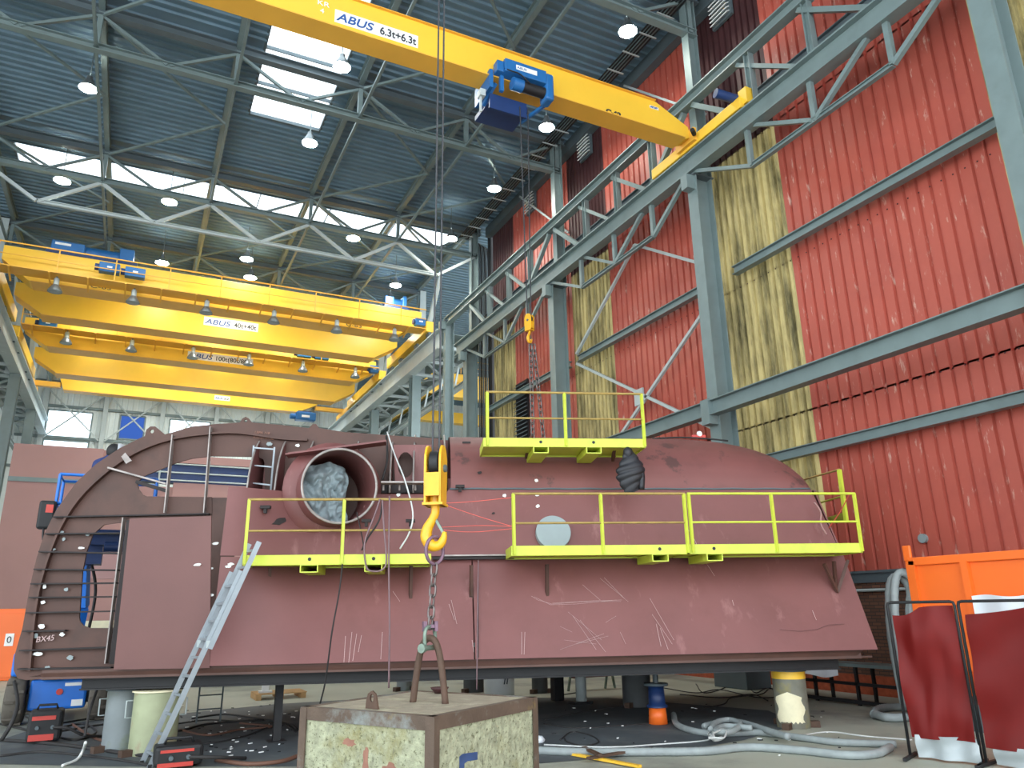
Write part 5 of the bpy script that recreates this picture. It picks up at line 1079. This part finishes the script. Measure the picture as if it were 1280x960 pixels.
# ================================================================== RIGHT FOREGROUND: WELDING CURTAINS
def curtain(a, b_, z1, zc0, label, seed, sag=.05):
    a, b_ = V(a), V(b_); d_ = (b_-a).normalized(); n_ = V((d_.y, -d_.x, 0)); t = empty('welding_screen', (a+b_)*.5, label, 'screen', 'red welding screens')
    L_ = (b_-a).length
    mk('frame_tube', MB().tube([a+V((0,0,.02)), a+V((0,0,z1-.05)), a+V((0,0,z1-.01))+d_*.012, a+V((0,0,z1))+d_*.05, b_+V((0,0,z1))-d_*.05, b_+V((0,0,z1-.01))-d_*.012, b_+V((0,0,z1-.05)), b_+V((0,0,.02))], .02, 8), 'black', t)
    for q in (a, b_): mk('foot', MB().bar(q-n_*.3+V((0,0,.03)), q+n_*.3+V((0,0,.03)), .04), 'black', t)
    sx = seed*1.7
    def fn(u_, v_):
        dip = sag*math.sin(math.pi*min(1, u_*2.2))*(1-v_)
        x_ = lerp(.05, L_-.03, u_) + .04*math.sin(v_*3+sx)*(.5-u_)
        z_ = lerp(z1-.05-dip-(.12*(1-u_)**3), zc0, v_)
        y_ = (.02*math.sin(u_*7+sx+v_*2) + .006*math.sin(u_*23+v_*4))*(.25+.75*v_) + noise.noise(V((u_*3, v_*2.5, seed)))*.1 + .05*max(0, .25-u_)*math.sin(v_*14)
        return a + d_*x_ + n_*y_ + V((0,0,z_))
    mk('vinyl_sheet', MB().grid(fn, 50, 34, thick=n_*-.006), 'vinyl', t)
    def fn2(u_, v_): return a + d_*lerp(.1, L_, u_) + n_*(.03*math.sin(u_*13+seed)+.03*math.sin(v_*5+u_*5)) + V((0,0,lerp(zc0+.04, .03, v_)))
    mk('lower_flap', MB().grid(fn2, 30, 6, thick=n_*-.006), 'greysheetlow', t)
    return t
g0 = onZ(1142, 937, 0); g1 = onX(1232, 958, 9.98); 
curtain((9.62, 7.55, 0), (9.95, 6.78, 0), 2.0, .27, 'dark red welding screen nearer the hull, its top corner sagging', 2, .06)
curtain((9.97, 6.74, 0), (10.35, 4.9, 0), 2.0, .22, 'dark red welding screen at the right edge of the photo', 5, .03)
# tall orange container behind the screens
t = empty('orange_container', (12.9, 7, 0), 'big orange steel container on the right behind the red welding screens', 'container')
mk('side_panel', MB().b2((12.5, 2.5, .9), (12.56, 8.15, 2.66)).b2((12.5, 8.2, .9), (12.56, 9.2, 2.66)), 'orange', t, bevel=.01)
mk('top_frame', MB().b2((12.44, 2.5, 2.62), (12.6, 9.22, 2.76)), 'orange', t, bevel=.015); mk('corner_post', MB().b2((12.44, 9.1, .3), (12.6, 9.26, 2.7)), 'orange', t)
mk('rib', MB().b2((12.42, 8.12, .5), (12.56, 8.24, 2.64)), 'orange', t); mk('end_panel', MB().b2((12.5, 9.2, .4), (14.3, 9.25, 2.7)), 'orange', t); mk('lifting_ear', MB().b2((12.46, 9.15, 2.7), (12.52, 9.3, 2.98)), 'orange', t, bevel=.02)
mk('hinge', MB().b2((12.4, 9.0, 1.78), (12.5, 9.1, 1.84)), 'orange', t); mk('skid', MB().b2((12.4, 2.5, 0), (14.3, 9.2, .4)), 'steel_dark', t); mk('back_panel', MB().b2((14.24, 2.5, .4), (14.3, 9.2, 2.7)), 'orange', t)
mk('foil_sheet', MB().grid(lambda a, b_: V((12.36+.03*math.sin(a*30), lerp(8.1, 5.0, a), lerp(2.08, 1.7, b_)+.02*math.sin(a*23))), 30, 4, thick=(.006,0,0)), 'plastic', t, label='white plastic sheet taped along the side')
# hoses hanging beside the container
for k, (y, dz) in enumerate(((9.55, 0), (9.75, -.06), (9.42, -.2))):
    P = bez([(12.5+k*.1, y+.1, .2), (12.4+k*.1, y+.08, 1.4), (12.45+k*.1, y, 2.3+dz), (12.55+k*.1, y-.12, 2.52+dz), (12.6+k*.1, y-.3, 2.3+dz), (12.5, y-.42, 1.6), (12.5, y-.5, .3)], 7)
    mk('ribbed_hose', MB().tube([q for q in P], [.075 if i % 2 else .068 for i in range(len(P))], 10), 'hose', label='%s grey ribbed hose loop hanging at the orange container corner' % ('front', 'middle', 'rear')[k], cat='hose', group='hoses hanging at the container')
# pipe bench by the brick wall
t = empty('steel_bench', (13.3, 12.6, 0), 'long dark steel bench frame standing by the brick wall', 'bench')
a = onZ(1036, 870, 0); ya = 13.9; yb = 10.6; xb = 13.9
mk('top_plate', MB().b2((xb-.3, yb, .74), (xb+.3, ya, .8)), 'steel', t); mk('mid_rail', MB().b2((xb-.28, yb, .38), (xb-.22, ya, .44)), 'black', t); mk('bottom_rail', MB().b2((xb-.3, yb, .03), (xb-.22, ya, .1)), 'black', t)
for y in (yb+.1, 11.7, 12.8, ya-.1):
    for x in (xb-.25, xb+.25): mk('leg', MB().b2((x-.03, y-.03, 0), (x+.03, y+.03, .74)), 'black', t)
mk('machine_box', MB().b2((13.9, 15.2, 0), (14.7, 16.4, .7)), 'steel_dark', label='dark grey machine box at the brick wall beyond the right pillar', cat='box', bevel=.02)
p = ph(1010, 840, 15.2); mk('plastic_sheet', MB().grid(lambda a_, b_: V((lerp(12.35, 13.5, a_), 12.3-.3*a_+.05*math.sin(a_*9), lerp(.93, .58+.05*math.sin(a_*6), b_))), 16, 6, thick=(0,.006,0)), 'plastic', label='white plastic sheet hanging from the right end of the hull beam', cat='sheet')
mk('sheet_rail', MB().b2((12.2, 12.1, .93), (13.75, 12.3, .98)), 'steel_light', label='thin pale rail carrying the white plastic sheet', cat='rail')
# ================================================================== HOSES, CABLES AND LITTER ON THE FLOOR
def floorpts(L_, z=.03): return [onZ(p[0], p[1], z) for p in L_]
def hose(L_, r_, m_, name, label, z=None, n=8, closed=False, ribs=False, cat='hose', group=None):
    P = bez(floorpts(L_, z if z is not None else r_), n); k = len(P)
    mk(name, MB().tube(P, [r_*(1.06 if ribs and i % 2 else 1) for i in range(k)], 8), m_, label=label, cat=cat, group=group)
hose([(670,938),(720,940),(800,940),(880,939),(935,934),(1000,938),(1060,944),(1095,942),(1113,934)], .055, 'hose', 'ribbed_hose', 'long grey hose lying along the bottom of the photo', n=22, ribs=True)
hose([(842,893),(846,905),(868,914),(900,917),(950,916),(1000,922),(1050,928),(1120,930)], .05, 'hose', 'ribbed_hose', 'grey hose running from the jack stand towards the welding screens', n=20, ribs=True)
hose([(880,908),(905,902),(930,904),(965,915),(985,921)], .05, 'hose', 'ribbed_hose', 'grey hose piece crossing left of the right pillar', z=.1, n=14, ribs=True)
hose([(888,912),(896,903),(912,900),(925,905),(915,914),(895,915),(905,908),(940,910)], .045, 'hose', 'ribbed_hose', 'tangled grey hose loops on the floor left of the right pillar', z=.15, n=10, ribs=True)
hose([(1092,893),(1097,887),(1115,884),(1140,885),(1150,890),(1138,896),(1110,897),(1094,893)], .07, 'hose', 'ribbed_hose', 'grey hose coil on the floor left of the welding screens', n=12, ribs=True)
for k in range(5): hose([(885+k*2,918+k),(893,908+k*2),(903+k,912),(905,922),(893,926-k),(886,919+k)], .012, 'whitecord', 'cord_loop', '%s thin white cord loop of the tangle left of the right pillar' % ORD[k], z=.06+.03*k, n=6, cat='cord', group='white cord tangle')
hose([(680,931),(760,934),(830,930),(880,926),(905,920)], .012, 'whitecord', 'long_white_cord', 'thin white cord running beside the long grey hose', cat='cord')
hose([(985,925),(1010,918),(1040,915),(1080,920),(1140,925)], .012, 'whitecord', 'loose_white_line', 'thin white cord between the right pillar and the screens', cat='cord')
for k, L_ in enumerate(([(680,905),(720,910),(790,906),(850,900)], [(700,925),(715,915),(740,920),(748,928),(730,932),(710,928),(705,922)], [(830,860),(870,866),(900,862),(950,872),(1000,868)], [(850,868),(900,872),(940,868),(960,876)], [(880,885),(905,880),(915,872),(950,868),(960,862)], [(935,858),(945,866),(960,860),(985,866),(1000,860)], [(680,900),(740,888),(800,880)], [(690,862),(700,868),(720,866)], [(870,855),(880,866),(905,860),(920,850)])):
    hose(L_, .012, 'cable', 'floor_cable', 'thin black cable on the right floor, %s' % ('nearest straight one', 'small loop by the block', 'farthest long one', 'one behind the jack stand', 'wavy one near the wall', 'curl at the wall', 'one crossing the shade', 'short one by the drum', 'arc beside the dark pillar')[k], cat='cable', group='cables on the right floor')
LC = [([(0,905),(60,915),(140,905),(210,915),(260,905),(330,900)], .02, 'cable', 'long one across the left floor'), ([(0,925),(70,930),(130,938),(185,944),(240,938)], .03, 'cable', 'thick one in front of the pillars'), ([(60,918),(95,925),(120,915),(105,905),(80,908)], .02, 'cable', 'coil right of the welding machine'),
      ([(90,905),(105,915),(125,925),(150,928),(125,932)], .022, 'cablebrown', 'brown one by the welding machine'), ([(220,905),(260,900),(300,902),(345,905)], .015, 'cable', 'one behind the ladder foot'), ([(215,925),(250,930),(300,922),(350,905),(370,915)], .015, 'cable', 'wavy one right of the ladder'),
      ([(225,912),(260,919),(300,912),(340,908),(300,904)], .02, 'cablebrown', 'reddish loop right of the ladder'), ([(270,950),(310,955),(350,952),(372,945)], .03, 'cablebrown', 'orange-brown one at the foot of the block'), ([(0,945),(50,940),(100,944),(150,950),(190,957)], .02, 'cable', 'one at the bottom left edge'),
      ([(240,898),(280,893),(320,898),(360,905),(372,912)], .02, 'cable', 'arc behind the post'), ([(30,895),(60,905),(100,900),(135,895),(175,900)], .018, 'cable', 'one behind the welding machine')]
for L_, r_, m_, lb in LC: hose(L_, r_, m_, 'floor_cable', 'left floor cable, %s' % lb, cat='cable', group='cables on the left floor')
mk('white_strap', MB().tube(bez([onZ(78,957,.02), onZ(95,950,.02), onZ(103,940,.1), onZ(107,928,.3)], 8), .02, 6), 'white', label='white strap hanging to the floor at the bottom left', cat='strap')
def hang(L_, r_, m_, name, label, w_=12.3, cat='cable', group=None, n=6):
    mk(name, MB().tube(bez([ph(q[0], q[1], q[2] if len(q) > 2 else w_) for q in L_], n), r_, 6), m_, label=label, cat=cat, group=group)
hang([(428,705,12.2),(424,740,12.2),(415,790,12.2),(407,850,12.4),(400,880,12.6)], .012, 'cable', 'hanging_cable', 'thin dark cable hanging from the left platform down to the floor')
hang([(487,620,12.25),(486,700,12.2),(487,780,12.2),(486,860,12.3)], .014, 'cableviolet', 'hanging_cable', 'violet-grey cable hanging beside the hook chain')
hang([(598,700,12.7),(597,760,12.4),(596,862,12.4)], .01, 'cableviolet', 'hanging_cable', 'thin cable hanging at the hull seam right of the chain')
hang([(475,624,12.25),(468,645,12.2),(456,678,12.2),(458,708,12.2),(466,714,12.2),(478,712,12.2),(483,700,12.2),(480,660,12.2),(478,625,12.2)], .014, 'cableviolet', 'cable_loop', 'cable loop hanging over the left platform rail')
hang([(478,626,12.25),(474,650,12.25),(460,672,12.25),(452,688,12.25)], .014, 'cable', 'cable_loop', 'short dark cable draped on the left platform rail')
hang([(446,640,12.9),(452,668,12.8),(456,690,12.7)], .01, 'cable', 'hanging_cable', 'thin cable hanging out of the round tube')
hang([(484,540,14),(494,570,13.6),(506,600,13.3),(516,640,13.1),(512,665,13.0),(500,686,12.9)], .014, 'whitecord', 'pale_hose', 'pale hose curving down right of the round tube', cat='hose')
hang([(483,545,13.9),(484,575,13.7),(478,600,13.6)], .02, 'cable', 'hanging_cable', 'thick black cable behind the round tube')
for k, L_ in enumerate(([(556,629),(590,627),(640,622)], [(556,631),(600,646),(640,658)], [(552,659),(600,657),(640,658)], [(548,662),(590,665),(640,661)])):
    hang([(q[0], q[1], 12.3+.6*(1-(q[0]-548)/92)) for q in L_], .005, 'redcord', 'tied_rope', '%s thin red cord tied to the middle platform rail' % ('upper', 'slanting', 'lower', 'lowest')[k], cat='cord', group='red cords')
hang([(1062,617,12.3),(1050,640,12.8),(1036,660,13.3)], .01, 'redcord', 'tied_rope', 'red cord at the right end platform', cat='cord'); hang([(1018,628,13.4),(1026,640,13.3),(1026,655,13.3),(1033,668,13.2)], .015, 'primer_far', 'torch_hose', 'pale red hose dangling at the right hull edge', cat='hose')
hang([(18,852,14),(22,880,13.6),(14,905,13.4),(2,925,13.4)], .03, 'cable', 'hanging_cable', 'thick black cable hanging from the left hull corner'); hang([(122,860,13.5),(112,890,13.2),(106,920,13)], .02, 'cable', 'hanging_cable', 'dark cable hanging left of the grey pillar')
# welding machines
def welder(px_, py_, w_, h_, label, rz=0, low=False):
    p = onZ(px_, py_, 0); t = empty('welding_machine', p, label, 'machine')
    mk('case', MB().b2((p.x-w_/2, p.y, .04), (p.x+w_/2, p.y+.45, h_)), 'black', t, bevel=.05); mk('handle', MB().tube([(p.x-w_*.3, p.y+.2, h_), (p.x-w_*.25, p.y+.2, h_+.07), (p.x+w_*.25, p.y+.2, h_+.07), (p.x+w_*.3, p.y+.2, h_)], .02), 'black', t)
    mk('orange_strip', MB().b2((p.x-w_*.38, p.y-.012, h_*.72), (p.x+w_*.3, p.y, h_*.84)), 'pinkred', t); mk('orange_strip', MB().b2((p.x-w_*.42, p.y-.012, h_*.12), (p.x+w_*.3, p.y, h_*.3)), 'pinkred', t)
    for dx in (-.1, .12): mk('socket', MB().cyl((p.x+dx, p.y, h_*.5), (p.x+dx, p.y-.05, h_*.5), .03), 'steel_dark', t)
    mk('welding_cable', MB().tube(bez([(p.x+.1, p.y-.02, h_*.5), (p.x+.35, p.y-.1, h_*.45), (p.x+.6, p.y-.05, .1), (p.x+.9, p.y+.2, .03)], 6), .025), 'cable', t)
welder(52, 931, .5, .52, 'black welding machine with orange labels below the blue lift')
welder(222, 962, .62, .3, 'low black welding machine at the foot of the ladder')
# planks by the block
for k, (a, b_, lb) in enumerate((((708,941),(800,958),'long yellow one'), ((735,951),(780,943),'short crossing one'), ((730,940),(750,950),'thin brown one'))):
    p, q = onZ(*a, .03), onZ(*b_, .03); mk('floor_strip', MB().bar(p+V((0,0,k*.03)), q+V((0,0,k*.03)), .07, .03), ('yellow', 'rust', 'rust')[k], label='flat strip on the floor right of the concrete block, %s' % lb, cat='strip', group='strips beside the block')
# litter: bits of tape, slag and offcuts
random.seed(11); b = MB(); b2 = MB()
for _ in range(170):
    x_ = random.choice([random.uniform(215, 372), random.uniform(215, 372), random.uniform(690, 1050)]); y_ = random.uniform(880, 945); p = onZ(x_, y_, .012); s_ = random.uniform(.015, .05)
    (b if random.random() < .45 else b2).box(p, (s_*1.6, s_*.6, .012), Matrix.Rotation(random.uniform(0, 3), 3, 'Z'))
mk('litter', b, 'white', label='white scraps of paper and tape strewn over the floor', cat='litter', kind='stuff'); mk('litter', b2, 'black', label='dark offcuts and slag strewn over the floor', cat='litter', kind='stuff')
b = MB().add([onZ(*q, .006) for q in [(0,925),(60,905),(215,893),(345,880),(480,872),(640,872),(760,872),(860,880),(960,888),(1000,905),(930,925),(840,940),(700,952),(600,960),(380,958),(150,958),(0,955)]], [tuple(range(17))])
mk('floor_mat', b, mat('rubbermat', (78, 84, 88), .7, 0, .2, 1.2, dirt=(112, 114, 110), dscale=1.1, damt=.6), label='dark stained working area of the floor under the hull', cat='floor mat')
p = onZ(672, 928, .0); mk('rag', MB().lathe(p, [(0,.1),(.08,.09),(.12,.04),(.1,0)], 9), 'plastic', label='small pale crumpled foil beside the concrete block', cat='rag')

p = onX(1153, 673, 15.44); mk('round_plug', MB().cyl((15.42, p.y, p.z), (15.5, p.y, p.z), .1, n=18), 'disc', label='small round grey cap low on the red wall above the orange container', cat='cap')
mk('top_cable', MB().tube(bez([ph(815,548,15.3), ph(850,547,15.3), ph(880,548,15.3), ph(910,551,15.3)], 8), .018, 6), 'cable', label='black cable lying along the top edge of the hull', cat='cable')
p = ph(873, 546, 15.4); t = empty('red_clamp', p, 'small red clamp with pale disc on the hull top right of the upper platform', 'clamp')
mk('body', MB().box(p, (.3, .08, .07), Matrix.Rotation(-HA, 3, 'Z')), 'pinkred', t); mk('disc', MB().cyl(p+V((0,-.06,.06)), p+V((0,-.02,.06)), .06, n=12), 'white', t)
